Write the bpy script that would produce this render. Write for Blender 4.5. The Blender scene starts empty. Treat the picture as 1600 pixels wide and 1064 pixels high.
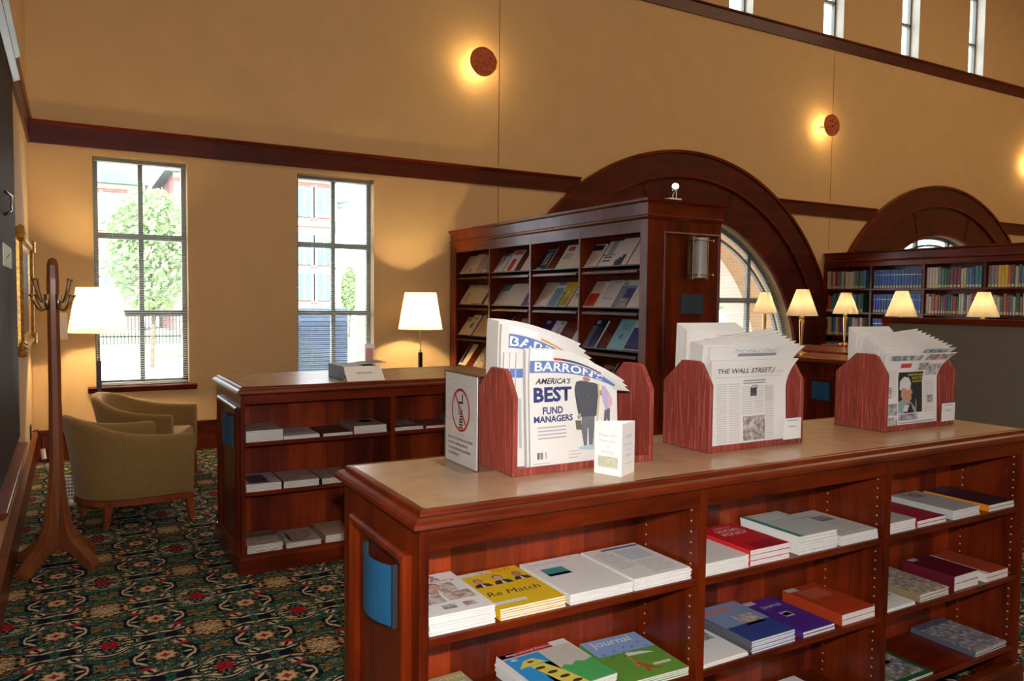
import bpy, bmesh, math, random
from mathutils import Vector, Matrix
random.seed(7)
PI = math.pi
SC = bpy.context.scene
COL = SC.collection

# ------------------------------------------------------------------ camera
F, YAW, PITCH, ROLL = 1206.4, 0.51863882, -0.05146321, 0.01027923
_fw = Vector((math.sin(YAW)*math.cos(PITCH), math.cos(YAW)*math.cos(PITCH), math.sin(PITCH)))
_r = Vector((math.cos(YAW), -math.sin(YAW), 0)); _u = _r.cross(_fw)
_r2 = math.cos(ROLL)*_r + math.sin(ROLL)*_u
_u2 = -math.sin(ROLL)*_r + math.cos(ROLL)*_u
cam = bpy.data.cameras.new('camera'); cam.sensor_width = 36; cam.lens = F/1600*36
cam.clip_start = .05; cam.clip_end = 400
camo = bpy.data.objects.new('camera', cam); COL.objects.link(camo)
camo.matrix_world = Matrix(((_r2.x, _u2.x, -_fw.x, 0), (_r2.y, _u2.y, -_fw.y, 0), (_r2.z, _u2.z, -_fw.z, 1.6), (0, 0, 0, 1)))
SC.camera = camo
# ------------------------------------------------------------------ world, sun, lights, exposure
SC.view_settings.view_transform = 'Standard'; SC.view_settings.look = 'None'
SC.view_settings.gamma = 1; SC.view_settings.use_curve_mapping = False
SC.view_settings.exposure = 0.12
w = bpy.data.worlds.new('world'); SC.world = w; w.use_nodes = True
bg = w.node_tree.nodes['Background']; bg.inputs[0].default_value = (.80, .88, 1.0, 1); bg.inputs[1].default_value = 7.0

def lamp(name, kind, loc, energy, color, rot=(0, 0, 0), **kw):
    l = bpy.data.lights.new(name, kind); l.energy = energy; l.color = color
    for k, v in kw.items(): setattr(l, k, v)
    o = bpy.data.objects.new(name, l); COL.objects.link(o); o.location = loc; o.rotation_euler = rot
    return o
lamp('sun', 'SUN', (0, -20, 30), 17.0, (1, .96, .9), rot=(math.radians(48), 0, math.radians(-20)), angle=.01)
# added fill: broad unseen panels under the ceiling and one behind the camera
lamp('ceiling_fill', 'AREA', (5.5, 2.5, 8.6), 150, (1, .74, .44), shape='RECTANGLE', size=9, size_y=6)
lamp('ceiling_fill', 'AREA', (14, 2.5, 8.6), 290, (1, .72, .42), shape='RECTANGLE', size=7, size_y=6)
lamp('rear_fill', 'AREA', (1.8, -4.4, 2.9), 60, (.95, .95, 1.0), rot=(math.radians(84), 0, math.radians(-8)), shape='RECTANGLE', size=4, size_y=2.6)
# the camera's own flash, just above the lens, turned the way the lens looks
fl = lamp('camera_flash', 'SPOT', (.02, .0, 1.75), 235, (1, .97, .93), spot_size=math.radians(100), spot_blend=.5, shadow_soft_size=.025)
fl.rotation_euler = camo.matrix_world.to_euler()

# ------------------------------------------------------------------ shader helpers
class E:
    """tiny expression builder for math nodes"""
    nt = None
    def __init__(s, sock): s.s = sock
    @staticmethod
    def op(o, *a):
        n = E.nt.nodes.new('ShaderNodeMath'); n.operation = o
        for i, x in enumerate(a):
            if isinstance(x, E): E.nt.links.new(x.s, n.inputs[i])
            else: n.inputs[i].default_value = x
        return E(n.outputs[0])
    def __add__(a, b): return E.op('ADD', a, b)
    __radd__ = __add__
    def __sub__(a, b): return E.op('SUBTRACT', a, b)
    def __rsub__(a, b): return E.op('SUBTRACT', b, a)
    def __mul__(a, b): return E.op('MULTIPLY', a, b)
    __rmul__ = __mul__
    def __truediv__(a, b): return E.op('DIVIDE', a, b)
    def lt(a, b): return E.op('LESS_THAN', a, b)
    def gt(a, b): return E.op('GREATER_THAN', a, b)
    def abs(a): return E.op('ABSOLUTE', a)
    def rnd(a): return E.op('ROUND', a)
    def flr(a): return E.op('FLOOR', a)
    def sin(a): return E.op('SINE', a)
    def cos(a): return E.op('COSINE', a)
def hyp(a, b): return E.op('SQRT', a*a + b*b)

def newmat(name):
    m = bpy.data.materials.new(name); m.use_nodes = True
    nt = m.node_tree; E.nt = nt
    return m, nt, nt.nodes['Principled BSDF']
def combine(nt, x, y, z):
    c = nt.nodes.new('ShaderNodeCombineXYZ')
    for i, v in enumerate((x, y, z)):
        if isinstance(v, E): nt.links.new(v.s, c.inputs[i])
        else: c.inputs[i].default_value = v
    return c.outputs[0]
def noise(nt, vec, scale, detail=3, rough=.5, out=0):
    n = nt.nodes.new('ShaderNodeTexNoise'); nt.links.new(vec, n.inputs['Vector'])
    n.inputs['Scale'].default_value = scale; n.inputs['Detail'].default_value = detail; n.inputs['Roughness'].default_value = rough
    return n.outputs[out]
def ramp(nt, fac, stops):
    r = nt.nodes.new('ShaderNodeValToRGB'); nt.links.new(fac, r.inputs[0])
    e = r.color_ramp.elements
    while len(e) < len(stops): e.new(.5)
    for i, (p, c) in enumerate(stops): e[i].position = p; e[i].color = (*c, 1)
    return r.outputs[0]
def mix(nt, fac, a, b, mode='MIX'):
    m = nt.nodes.new('ShaderNodeMix'); m.data_type = 'RGBA'; m.blend_type = mode
    for i, v in ((0, fac), (6, a), (7, b)):
        if isinstance(v, E): v = v.s
        if isinstance(v, (tuple, float, int)):
            m.inputs[i].default_value = (*v, 1) if isinstance(v, tuple) else v
        else: nt.links.new(v, m.inputs[i])
    return m.outputs[2]
def bump(nt, b, h, strength=.2, dist=.002):
    n = nt.nodes.new('ShaderNodeBump'); n.inputs['Strength'].default_value = strength; n.inputs['Distance'].default_value = dist
    nt.links.new(h, n.inputs['Height']); nt.links.new(n.outputs[0], b.inputs['Normal'])
def pos(nt):
    g = nt.nodes.new('ShaderNodeNewGeometry'); return g.outputs['Position']
def xyz(nt, p):
    s = nt.nodes.new('ShaderNodeSeparateXYZ'); nt.links.new(p, s.inputs[0]); return [E(o) for o in s.outputs]

def plain(name, col, rough=.6, metal=0, coat=0, var=.12, scale=9, **kw):
    m, nt, b = newmat(name)
    n = noise(nt, pos(nt), scale, 3)
    lo = tuple(c*(1-var) for c in col); hi = tuple(min(1, c*(1+var)) for c in col)
    nt.links.new(ramp(nt, n, [(.3, lo), (.7, hi)]), b.inputs['Base Color'])
    b.inputs['Roughness'].default_value = rough; b.inputs['Metallic'].default_value = metal
    b.inputs['Coat Weight'].default_value = coat; b.inputs['Coat Roughness'].default_value = .12
    for k, v in kw.items(): b.inputs[k].default_value = v
    return m
def wood(name, dark, light, axis='x', rough=.30, coat=.10, scale=5, plank=0, fleck=0):
    m, nt, b = newmat(name)
    x, y, z = xyz(nt, pos(nt))
    st = {'x': (.12, 1, 1), 'y': (1, .12, 1), 'z': (1, 1, .1)}[axis]
    v = combine(nt, x*st[0], y*st[1], z*st[2])
    n1 = noise(nt, v, scale*2.2, 5, .6); n2 = noise(nt, v, scale*14, 2)
    n3 = noise(nt, pos(nt), 3.2, 3)
    f = E(n1)*.55 + E(n2)*.2 + E(n3)*.3
    c = ramp(nt, f.s, [(.36, dark), (.68, light)])
    if plank:
        k = (x/plank).flr(); wn = (k*12.9898).sin()*43758.5; fr = wn-wn.flr()
        pl = nt.nodes.new('ShaderNodeHueSaturation'); nt.links.new(c, pl.inputs['Color'])
        nt.links.new((fr*1.0+.50).s, pl.inputs['Value']); c = pl.outputs[0]
    if fleck:
        v2 = combine(nt, x*1.0, y*1.0, z*.05); n4 = E(noise(nt, v2, 160, 2))
        c = mix(nt, (n4.gt(.58))*fleck, c, tuple(min(1, q*2.3+.08) for q in light))
    nt.links.new(c, b.inputs['Base Color'])
    b.inputs['Roughness'].default_value = rough; b.inputs['Coat Weight'].default_value = coat; b.inputs['Coat Roughness'].default_value = .1
    b.inputs['Specular IOR Level'].default_value = .28
    return m
M = {}
MD, ML = (.032, .0028, .0010), (.20, .023, .0028)
for ax in 'xyz': M['wood_'+ax] = wood('mahogany_'+ax, MD, ML, ax)
M['plank'] = wood('mahogany_planks', (.06, .006, .002), (.26, .032, .006), 'z', plank=.118, rough=.32, coat=.2)
M['trim'] = wood('mahogany_trim', (.038, .005, .003), (.105, .013, .006), 'x', rough=.38, coat=.12)
M['casewood'] = wood('dark_case_wood', (.010, .002, .0016), (.035, .006, .004), 'z', rough=.6, coat=.0)
M['casewood'].node_tree.nodes['Principled BSDF'].inputs['Specular IOR Level'].default_value = .12
M['holder'] = wood('padauk_stain', (.16, .026, .018), (.31, .058, .040), 'z', rough=.45, coat=.1, fleck=.25)
M['chairwood'] = wood('cherry', (.14, .024, .007), (.34, .08, .02), 'x', rough=.35)
M['standwood'] = wood('oak_brown', (.12, .032, .012), (.27, .085, .03), 'z', rough=.4, coat=.15)
M['laminate'] = plain('tan_laminate', (.47, .32, .20), .27, coat=.15, var=.10, scale=14)
M['wall'] = plain('beige_wall_paint', (.64, .44, .225), .85, var=.03, scale=3)
M['ceil'] = plain('ceiling_paint', (.6, .45, .3), .9, var=.03)
M['fabric'] = plain('olive_tan_upholstery', (.26, .155, .045), .95, var=.10, scale=60, **{'Sheen Weight': .25})
M['brass'] = plain('brass', (.75, .50, .20), .28, 1, var=.05)
M['antique'] = plain('aged_brass', (.42, .33, .20), .35, 1, var=.15)
M['gold'] = plain('gilded_frame', (.62, .36, .09), .38, .75, var=.45, scale=40)
M['black'] = plain('black_metal', (.012, .011, .012), .4, var=.1)
M['chrome'] = plain('chrome', (.75, .75, .78), .12, 1, var=.03)
M['white'] = plain('white_enamel', (.8, .8, .8), .4, var=.03)
M['frame'] = plain('grey_window_frame', (.17, .175, .15), .5, var=.06)
M['reveal'] = plain('white_reveal_paint', (.66, .62, .54), .8, var=.03)
M['blue'] = plain('blue_plaque', (.010, .10, .23), .5, var=.08)
M['bluegrey'] = plain('dark_blue_plaque', (.03, .06, .085), .35, var=.08)
M['darkgrey'] = plain('grey_plastic', (.03, .035, .04), .4, var=.08)
M['terra'] = plain('terracotta', (.50, .12, .035), .75, var=.25, scale=26)
M['pin'] = plain('shelf_pin_hole', (.55, .42, .28), .6, var=.05)
M['partition'] = plain('grey_partition_fabric', (.17, .15, .115), .95, var=.10, scale=120)
M['brick'] = None
M['grass'] = plain('lawn', (.25, .33, .12), .95, var=.3, scale=2)
M['concrete'] = plain('pale_pavement', (.62, .60, .57), .9, var=.06, scale=.4)
M['slate'] = plain('slate_roof', (.10, .15, .17), .8, var=.2, scale=2)
M['stone'] = plain('pale_stone', (.50, .42, .38), .8, var=.1)
M['winglass'] = plain('far_window_glass', (.10, .16, .22), .2, var=.2, scale=.5)
M['bark'] = plain('bark', (.12, .08, .05), .9, var=.3)
M['leaf'] = plain('leaves', (.20, .30, .12), .8, var=.55, scale=3)
M['fence'] = plain('dark_fence', (.03, .035, .04), .6)
M['signblue'] = plain('slate_blue_board', (.045, .075, .13), .6)
M['paper'] = plain('newsprint', (.70, .69, .66), .85, var=.03, scale=20)
M['card'] = plain('white_card', (.88, .87, .86), .7, var=.02)
M['ink'] = plain('dark_ink', (.03, .03, .045), .7)
M['inkblue'] = plain('navy_ink', (.03, .04, .16), .7)
M['inkred'] = plain('red_ink', (.65, .03, .03), .7)
M['inkgrey'] = plain('grey_ink', (.32, .33, .36), .8)
M['inkpale'] = plain('pale_blue_ink', (.45, .52, .68), .8)
M['inkwhite'] = plain('white_ink', (.85, .85, .85), .7)
M['inkyellow'] = plain('yellow_ink', (.80, .68, .04), .7)
M['inkorange'] = plain('orange_ink', (.75, .18, .02), .7)
M['inkteal'] = plain('teal_ink', (.03, .38, .34), .7)
def brick(nm='pink_brick', c1=(.40, .15, .135), c2=(.34, .13, .115), c3=(.42, .29, .26), sc=2.2):
    m, nt, b = newmat(nm)
    x, y, z = xyz(nt, pos(nt))
    t = nt.nodes.new('ShaderNodeTexBrick'); nt.links.new(combine(nt, x, z, 0), t.inputs['Vector'])
    t.inputs['Color1'].default_value = (*c1, 1); t.inputs['Color2'].default_value = (*c2, 1); t.inputs['Mortar'].default_value = (*c3, 1)
    t.inputs['Scale'].default_value = sc; nt.links.new(t.outputs[0], b.inputs['Base Color']); b.inputs['Roughness'].default_value = .9
    return m
M['brick'] = brick(); M['brick2'] = brick('buff_brick', (.62, .44, .32), (.54, .40, .30), (.64, .54, .45), 4.5)
def attr_print(name, rough):
    m, nt, b = newmat(name)
    a = nt.nodes.new('ShaderNodeAttribute'); a.attribute_name = 'Col'
    x, y, z = xyz(nt, pos(nt))
    n = noise(nt, pos(nt), 75, 3, .6, out=1); n2 = E(noise(nt, pos(nt), 45, 3))
    hue = mix(nt, .55, n, a.outputs['Color'])
    con = mix(nt, (n2.gt(.55))*.45, hue, (.03, .025, .03))
    light = mix(nt, (n2.lt(.42))*.5, con, (.75, .7, .62))
    c = mix(nt, E(a.outputs['Alpha']), light, a.outputs['Color'])
    nt.links.new(c, b.inputs['Base Color']); b.inputs['Roughness'].default_value = rough
    return m
M['cover'] = attr_print('printed_cover', .38)
M['newsprint'] = attr_print('printed_newspaper', .85)
def pages():
    m, nt, b = newmat('page_edges')
    x, y, z = xyz(nt, pos(nt))
    n = noise(nt, combine(nt, x*.02, y*.02, z), 700, 2)
    nt.links.new(ramp(nt, n, [(.35, (.60, .58, .54)), (.6, (.82, .81, .79))]), b.inputs['Base Color']); b.inputs['Roughness'].default_value = .85
    return m
M['pages'] = pages()
def bookcloth():
    m, nt, b = newmat('book_cloth')
    o = nt.nodes.new('ShaderNodeObjectInfo'); x, y, z = xyz(nt, pos(nt))
    n = E(noise(nt, combine(nt, x, y*.3, z*3), 30, 3))
    f = (n.gt(.64))*.4
    nt.links.new(mix(nt, f, o.outputs['Color'], (.35, .32, .25)), b.inputs['Base Color']); b.inputs['Roughness'].default_value = .45
    return m
M['book'] = bookcloth()
def shade(name, col, tr):
    m = bpy.data.materials.new(name); m.use_nodes = True; nt = m.node_tree; nt.nodes.clear()
    o = nt.nodes.new('ShaderNodeOutputMaterial'); d = nt.nodes.new('ShaderNodeBsdfDiffuse'); t = nt.nodes.new('ShaderNodeBsdfTranslucent')
    n = noise(nt, pos(nt), 60, 3); c = ramp(nt, n, [(.3, tuple(q*.93 for q in col)), (.7, col)])
    nt.links.new(c, d.inputs[0]); nt.links.new(c, t.inputs[0])
    mx = nt.nodes.new('ShaderNodeMixShader'); mx.inputs[0].default_value = tr
    nt.links.new(d.outputs[0], mx.inputs[1]); nt.links.new(t.outputs[0], mx.inputs[2]); nt.links.new(mx.outputs[0], o.inputs[0])
    return m
M['shade'] = shade('linen_lamp_shade', (.66, .57, .41), .5)
M['blind'] = shade('white_blind_slats', (.72, .72, .66), .35)
M['foliage'] = shade('tree_leaves', (.30, .42, .20), .3)
def glass(name, col=(1, 1, 1), refl=.04, alpha=1.0):
    m = bpy.data.materials.new(name); m.use_nodes = True; nt = m.node_tree; nt.nodes.clear()
    o = nt.nodes.new('ShaderNodeOutputMaterial'); t = nt.nodes.new('ShaderNodeBsdfTransparent'); g = nt.nodes.new('ShaderNodeBsdfGlossy')
    t.inputs[0].default_value = (*col, 1); g.inputs['Roughness'].default_value = .03
    lw = nt.nodes.new('ShaderNodeLayerWeight'); lw.inputs[0].default_value = .12
    mu = nt.nodes.new('ShaderNodeMath'); mu.operation = 'MULTIPLY_ADD'; nt.links.new(lw.outputs[0], mu.inputs[0]); mu.inputs[1].default_value = .3; mu.inputs[2].default_value = refl
    mx = nt.nodes.new('ShaderNodeMixShader'); nt.links.new(mu.outputs[0], mx.inputs[0])
    nt.links.new(t.outputs[0], mx.inputs[1]); nt.links.new(g.outputs[0], mx.inputs[2]); nt.links.new(mx.outputs[0], o.inputs[0])
    return m
M['glass'] = glass('window_glass', (.95, .97, .97), .03)
M['acrylic'] = glass('clear_acrylic', (.97, .98, .98), .02)
def emit(name, col, s):
    m, nt, b = newmat(name); b.inputs['Base Color'].default_value = (*col, 1)
    b.inputs['Emission Color'].default_value = (*col, 1); b.inputs['Emission Strength'].default_value = s
    return m
M['bulb'] = emit('lit_bulb', (1, .80, .45), 14)
M['frost'] = plain('frosted_glass', (.42, .44, .46), .35, var=.12, scale=12)

def carpet():
    m, nt, b = newmat('floral_carpet')
    x, y, z = xyz(nt, pos(nt))
    u = (x+.09)/.43; v = (y-4.15)/.45
    dx = (u-u.rnd())*.43; dy = (v-v.rnd())*.45
    ax, ay = dx.abs(), dy.abs()
    r = hyp(dx, dy); th = E.op('ARCTAN2', dy, dx)
    u2 = (x-.125)/.43; k = u2.rnd(); ex = (u2-k)*.43
    v2 = (y-3.92)/.45; q = v2.rnd(); ey = (v2-q)*.45
    par = (k+q)/2; odd = ((par-par.flr()).gt(.25))
    bx, by = ex.abs(), ey.abs(); r2 = hyp(ex, ey); t2 = E.op('ARCTAN2', ey, ex)
    sym = combine(nt, ax*.8, ay*1.6, odd*3.1); symb = combine(nt, bx*.9, by*1.7, odd*3.1)
    nA = E(noise(nt, sym, 25, 2, .6)); nB = E(noise(nt, symb, 31, 2, .5)); nC = E(noise(nt, symb, 26, 1)); nD = E(noise(nt, combine(nt, ax, ay+5, 0), 90, 1))
    navy, teal, cream, red, tan, dteal = (.004, .006, .018), (.022, .090, .068), (.50, .40, .25), (.36, .012, .022), (.25, .13, .03), (.010, .040, .034)
    def el(px, py, cx, cy, la, lb, deg):
        ca, sa = math.cos(math.radians(deg)), math.sin(math.radians(deg))
        u_ = ((px-cx)*ca+(py-cy)*sa)/la; v_ = ((py-cy)*ca-(px-cx)*sa)/lb
        return (u_*u_+v_*v_).lt(1.0)
    c = mix(nt, (nA-.5).abs().lt(.060), navy, dteal)
    c = mix(nt, (nA-.5).abs().lt(.032)*nD.gt(.44), c, teal)
    c = mix(nt, (nB-.54).abs().lt(.024)*nD.gt(.44), c, teal)
    c = mix(nt, (nB-.61).abs().lt(.014)*nC.gt(.46), c, cream)
    c = mix(nt, (nA-.61).abs().lt(.016), c, cream)
    c = mix(nt, (nA-.39).abs().lt(.013)*nB.gt(.5), c, tan)
    # leafy teal bands bending round the medallions
    er = hyp(bx*.85, by); wv = (er+nD*.03)
    c = mix(nt, (wv.gt(.150))*(wv.lt(.178))*(bx.lt(.14)), c, teal)
    c = mix(nt, (wv.gt(.166))*(wv.lt(.171))*(bx.lt(.14)), c, navy)
    # tan crossed leaves between medallions
    for k_ in (el(bx, by, .055, .200, .052, .013, -24), ): c = mix(nt, k_, c, navy)
    c = mix(nt, el(bx, by, .055, .200, .046, .009, -24), c, tan); c = mix(nt, hyp(bx, by-.225).lt(.020), c, teal)
    # paired cream scrolls and teal star between the flowers
    c = mix(nt, el(ax, ay, .062, .180, .064, .022, -6), c, navy)
    c = mix(nt, el(ax, ay, .030, .183, .030, .009, 12), c, cream); c = mix(nt, el(ax, ay, .088, .176, .030, .008, -18), c, cream)
    c = mix(nt, hyp(ax, ay-.225).lt(.034), c, teal); c = mix(nt, hyp(ax, ay-.225).lt(.009), c, dteal)
    # bell flowers either side of the small flower
    c = mix(nt, el(ax, ay, .108, .028, .040, .036, 40), c, navy)
    c = mix(nt, el(ax, ay, .098, .050, .034, .008, -52), c, cream); c = mix(nt, el(ax, ay, .122, .020, .026, .006, -78), c, cream); c = mix(nt, el(ax, ay, .096, .0, .018, .008, 0), c, cream)
    # buds
    c = mix(nt, el(bx, by, .142, .092, .026, .024, 0), c, cream); c = mix(nt, el(bx, by, .142, .092, .008, .024, 30), c, navy)
    c = mix(nt, (el(bx, by, .128, .118, .030, .014, 10))*odd, c, red)
    c = mix(nt, el(bx, by, .165, .0, .034, .030, 0), c, navy)
    w8 = (th*8).cos()
    c = mix(nt, r.lt(w8*.008+.058), c, navy); c = mix(nt, r.lt(w8*.008+.050), c, tan)
    c = mix(nt, r.lt(w8*.005+.040), c, cream); c = mix(nt, r.lt((th*4).cos()*.005+.018), c, red)
    f = by/((1-(ex/.122)*(ex/.122))*.118); ins = bx.lt(.122); ev = 1-odd
    eye = mix(nt, f.lt(1.10)*ins, c, navy); eye = mix(nt, f.lt(1.0)*ins, eye, cream); eye = mix(nt, f.lt(.90)*bx.lt(.112), eye, navy)
    eye = mix(nt, (f.lt(.80))*((nA-.5).abs().lt(.05))*bx.lt(.10), eye, teal); eye = mix(nt, (f.lt(.84))*(nB.gt(.57))*bx.lt(.10), eye, cream)
    eye = mix(nt, el(bx, by, .085, .0, .018, .008, 0), eye, cream); eye = mix(nt, el(bx, by, .05, .068, .035, .007, -32), eye, cream)
    eye = mix(nt, r2.lt((t2*6).cos()*.009+.041), eye, red); eye = mix(nt, (r2.lt(.036))*(nD.gt(.56)), eye, (.12, .006, .01))
    g_ = by/((1-(ex/.125)*(ex/.125))*.116); gw = (t2*14).cos(); rr = hyp(ex, ey)
    gold = mix(nt, (g_+gw*.08).lt(1.08)*bx.lt(.125), c, navy); gold = mix(nt, (g_+gw*.08).lt(.98)*bx.lt(.120), gold, tan)
    gold = mix(nt, (g_.lt(.86))*(nB.gt(.47))*bx.lt(.11), gold, navy); gold = mix(nt, (g_.lt(.75))*((nA-.5).abs().lt(.035))*bx.lt(.10), gold, cream)
    gold = mix(nt, rr.lt((t2*8).cos()*.012+.038), gold, cream); gold = mix(nt, (rr.lt(.045))*(nD.gt(.55)), gold, tan)
    c = mix(nt, odd, eye, gold)
    nt.links.new(c, b.inputs['Base Color']); b.inputs['Roughness'].default_value = 1; b.inputs['Specular IOR Level'].default_value = .1
    bump(nt, b, noise(nt, pos(nt), 400, 1), .4, .003)
    return m
M['carpet'] = carpet()

# ------------------------------------------------------------------ mesh helpers
def ident(a, b, h): return (a, b, h)
class MB:
    def __init__(s): s.v = []; s.f = []; s.m = []; s.c = []
    def add(s, vs, fs, mi=0, col=None):
        o = len(s.v); s.v += [tuple(p) for p in vs]
        for f in fs: s.f.append(tuple(i+o for i in f)); s.m.append(mi); s.c.append(col or (.8, .8, .8, 1))
        return s
    def box(s, x0, x1, y0, y1, z0, z1, mi=0, col=None):
        v = [(x, y, z) for z in (z0, z1) for y in (y0, y1) for x in (x0, x1)]
        return s.add(v, [(0, 2, 3, 1), (4, 5, 7, 6), (0, 1, 5, 4), (2, 6, 7, 3), (0, 4, 6, 2), (1, 3, 7, 5)], mi, col)
    def quad(s, pts, mi=0, col=None): return s.add(pts, [tuple(range(len(pts)))], mi, col)
    def prism(s, poly, d0, d1, mapf=ident, mi=0, col=None):
        n = len(poly); v = [mapf(a, b, d0) for a, b in poly]+[mapf(a, b, d1) for a, b in poly]
        return s.add(v, [tuple(range(n-1, -1, -1)), tuple(range(n, 2*n))]+[(i, (i+1) % n, n+(i+1) % n, n+i) for i in range(n)], mi, col)
    def lathe(s, prof, c=(0, 0, 0), seg=24, mi=0, col=None, caps=True):
        o = []
        for r, z in prof:
            for k in range(seg):
                a = 2*PI*k/seg; o.append((c[0]+r*math.cos(a), c[1]+r*math.sin(a), c[2]+z))
        f = [(i*seg+k, i*seg+(k+1) % seg, (i+1)*seg+(k+1) % seg, (i+1)*seg+k) for i in range(len(prof)-1) for k in range(seg)]
        if caps: f += [tuple(range(seg-1, -1, -1)), tuple(range((len(prof)-1)*seg, len(prof)*seg))]
        return s.add(o, f, mi, col)
    def tube(s, pts, r, seg=10, mi=0, col=None):
        P = [Vector(p) for p in pts]; n = len(P); rr = r if isinstance(r, (list, tuple)) else [r]*n
        o = []; up = Vector((0, 0, 1))
        for i, p in enumerate(P):
            t = (P[min(i+1, n-1)]-P[max(i-1, 0)]).normalized()
            if abs(t.dot(up)) > .97: up = Vector((1, 0, 0)) if abs(t.x) < .9 else Vector((0, 1, 0))
            a = t.cross(up).normalized(); b = a.cross(t).normalized(); up = b
            for k in range(seg):
                q = 2*PI*k/seg; o.append(tuple(p+a*rr[i]*math.cos(q)+b*rr[i]*math.sin(q)))
        f = [(i*seg+k, i*seg+(k+1) % seg, (i+1)*seg+(k+1) % seg, (i+1)*seg+k) for i in range(n-1) for k in range(seg)]
        f += [tuple(range(seg-1, -1, -1)), tuple(range((n-1)*seg, n*seg))]
        return s.add(o, f, mi, col)
    def sweep(s, a0, a1, b0, b1, prof, mapf=ident, mi=0):
        """moulding mitred round a rectangle; prof = [(outward offset, height)]"""
        n = len(prof); v = []
        for ca, cb, sa, sb in ((a0, b0, -1, -1), (a1, b0, 1, -1), (a1, b1, 1, 1), (a0, b1, -1, 1)):
            v += [mapf(ca+sa*o, cb+sb*o, h) for o, h in prof]
        f = []
        for k in range(4):
            k2 = (k+1) % 4
            for i in range(n): f.append((k*n+i, k2*n+i, k2*n+(i+1) % n, k*n+(i+1) % n))
        return s.add(v, f, mi)
    def build(s, name, mats, parent=None, off=None, bevel=0, smooth=False, colors=False, seg=2):
        if not isinstance(mats, (list, tuple)): mats = [mats]
        me = bpy.data.meshes.new(name); o = Vector(off) if off is not None else Vector((0, 0, 0))
        me.from_pydata([tuple(Vector(p)-o) for p in s.v], [], s.f)
        for m in mats: me.materials.append(m)
        for p, mi in zip(me.polygons, s.m): p.material_index = mi; p.use_smooth = smooth
        if colors:
            ca = me.color_attributes.new('Col', 'FLOAT_COLOR', 'CORNER')
            for p, c in zip(me.polygons, s.c):
                for li in p.loop_indices: ca.data[li].color = c
        bm = bmesh.new(); bm.from_mesh(me); bmesh.ops.recalc_face_normals(bm, faces=bm.faces); bm.to_mesh(me); bm.free()
        ob = bpy.data.objects.new(name, me); COL.objects.link(ob)
        if parent: ob.parent = parent
        if bevel:
            b = ob.modifiers.new('bevel', 'BEVEL'); b.width = bevel; b.segments = seg; b.limit_method = 'ANGLE'; b.angle_limit = .6
        return ob
def tag(o, label=None, cat=None, group=None, kind=None):
    for k, v in (('label', label), ('category', cat), ('group', group), ('kind', kind)):
        if v: o[k] = v
    return o
def empty(name, loc, label, cat, group=None, rz=0):
    o = bpy.data.objects.new(name, None); COL.objects.link(o); o.location = loc; o.rotation_euler = (0, 0, rz)
    o.empty_display_size = .1
    return tag(o, label, cat, group)
def struct(o): o['kind'] = 'structure'; return o
def kids(o): return [c for c in bpy.data.objects if c.parent == o]
def copy_tree(o, parent=None):
    c = o.copy(); COL.objects.link(c)
    if parent: c.parent = parent
    for ch in kids(o): copy_tree(ch, c)
    return c
_tc = {}
def text(s, width, mat, parent, mtx, name='lettering', height=None, shear=0, bold=0):
    """flat lettering as a mesh; centred; X = reading direction, Y = up, in the frame mtx"""
    key = (s, shear, bold)
    if key not in _tc:
        cu = bpy.data.curves.new('lettering', 'FONT'); cu.body = s; cu.size = 1; cu.align_x = 'CENTER'; cu.align_y = 'CENTER'; cu.shear = shear; cu.resolution_u = 2
        cu.offset = bold; cu.extrude = .0
        o = bpy.data.objects.new('t', cu); COL.objects.link(o)
        me = bpy.data.meshes.new_from_object(o.evaluated_get(bpy.context.evaluated_depsgraph_get()))
        bpy.data.objects.remove(o); bpy.data.curves.remove(cu); _tc[key] = me
    me = _tc[key].copy(); xs = [v.co.x for v in me.vertices]; ys = [v.co.y for v in me.vertices]
    cx, cy = (min(xs)+max(xs))/2, (min(ys)+max(ys))/2
    k = width/(max(xs)-min(xs)); ky = (height/(max(ys)-min(ys))) if height else k
    for v in me.vertices: v.co = Vector(((v.co.x-cx)*k, (v.co.y-cy)*ky, 0))
    me.materials.clear(); me.materials.append(mat); me.name = name
    o = bpy.data.objects.new(name, me); COL.objects.link(o); o.parent = parent; o.matrix_local = mtx
    return o
def frame_m(origin, right, up):
    r, u = Vector(right).normalized(), Vector(up).normalized(); n = r.cross(u)
    return Matrix(((r.x, u.x, n.x, origin[0]), (r.y, u.y, n.y, origin[1]), (r.z, u.z, n.z, origin[2]), (0, 0, 0, 1)))
def holes_plate(name, outer, holes, mapf, d0, d1, mat):
    """flat plate with holes, extruded from d0 to d1"""
    bm = bmesh.new(); es = []
    loops = [outer]+holes; allv = []
    for lp in loops:
        vs = [bm.verts.new((a, b, 0)) for a, b in lp]; allv.append(vs)
        for i in range(len(vs)): es.append(bm.edges.new((vs[i], vs[(i+1) % len(vs)])))
    bmesh.ops.triangle_fill(bm, use_beauty=True, use_dissolve=False, edges=es)
    bm.verts.index_update()
    V = [(v.co.x, v.co.y) for v in bm.verts]; Fc = [tuple(v.index for v in f.verts) for f in bm.faces]
    idx = [[v.index for v in vs] for vs in allv]; bm.free()
    mb = MB(); n = len(V)
    mb.add([mapf(a, b, d0) for a, b in V]+[mapf(a, b, d1) for a, b in V],
           Fc+[tuple(i+n for i in reversed(f)) for f in Fc] +
           [(l[i], l[(i+1) % len(l)], l[(i+1) % len(l)]+n, l[i]+n) for l in idx for i in range(len(l))])
    return mb
XZ = lambda a, b, h: (a, h, b)          # plane facing -Y: a = X, b = Z, h = Y
YZ = lambda a, b, h: (h, a, b)          # plane facing X: a = Y, b = Z, h = X

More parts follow.
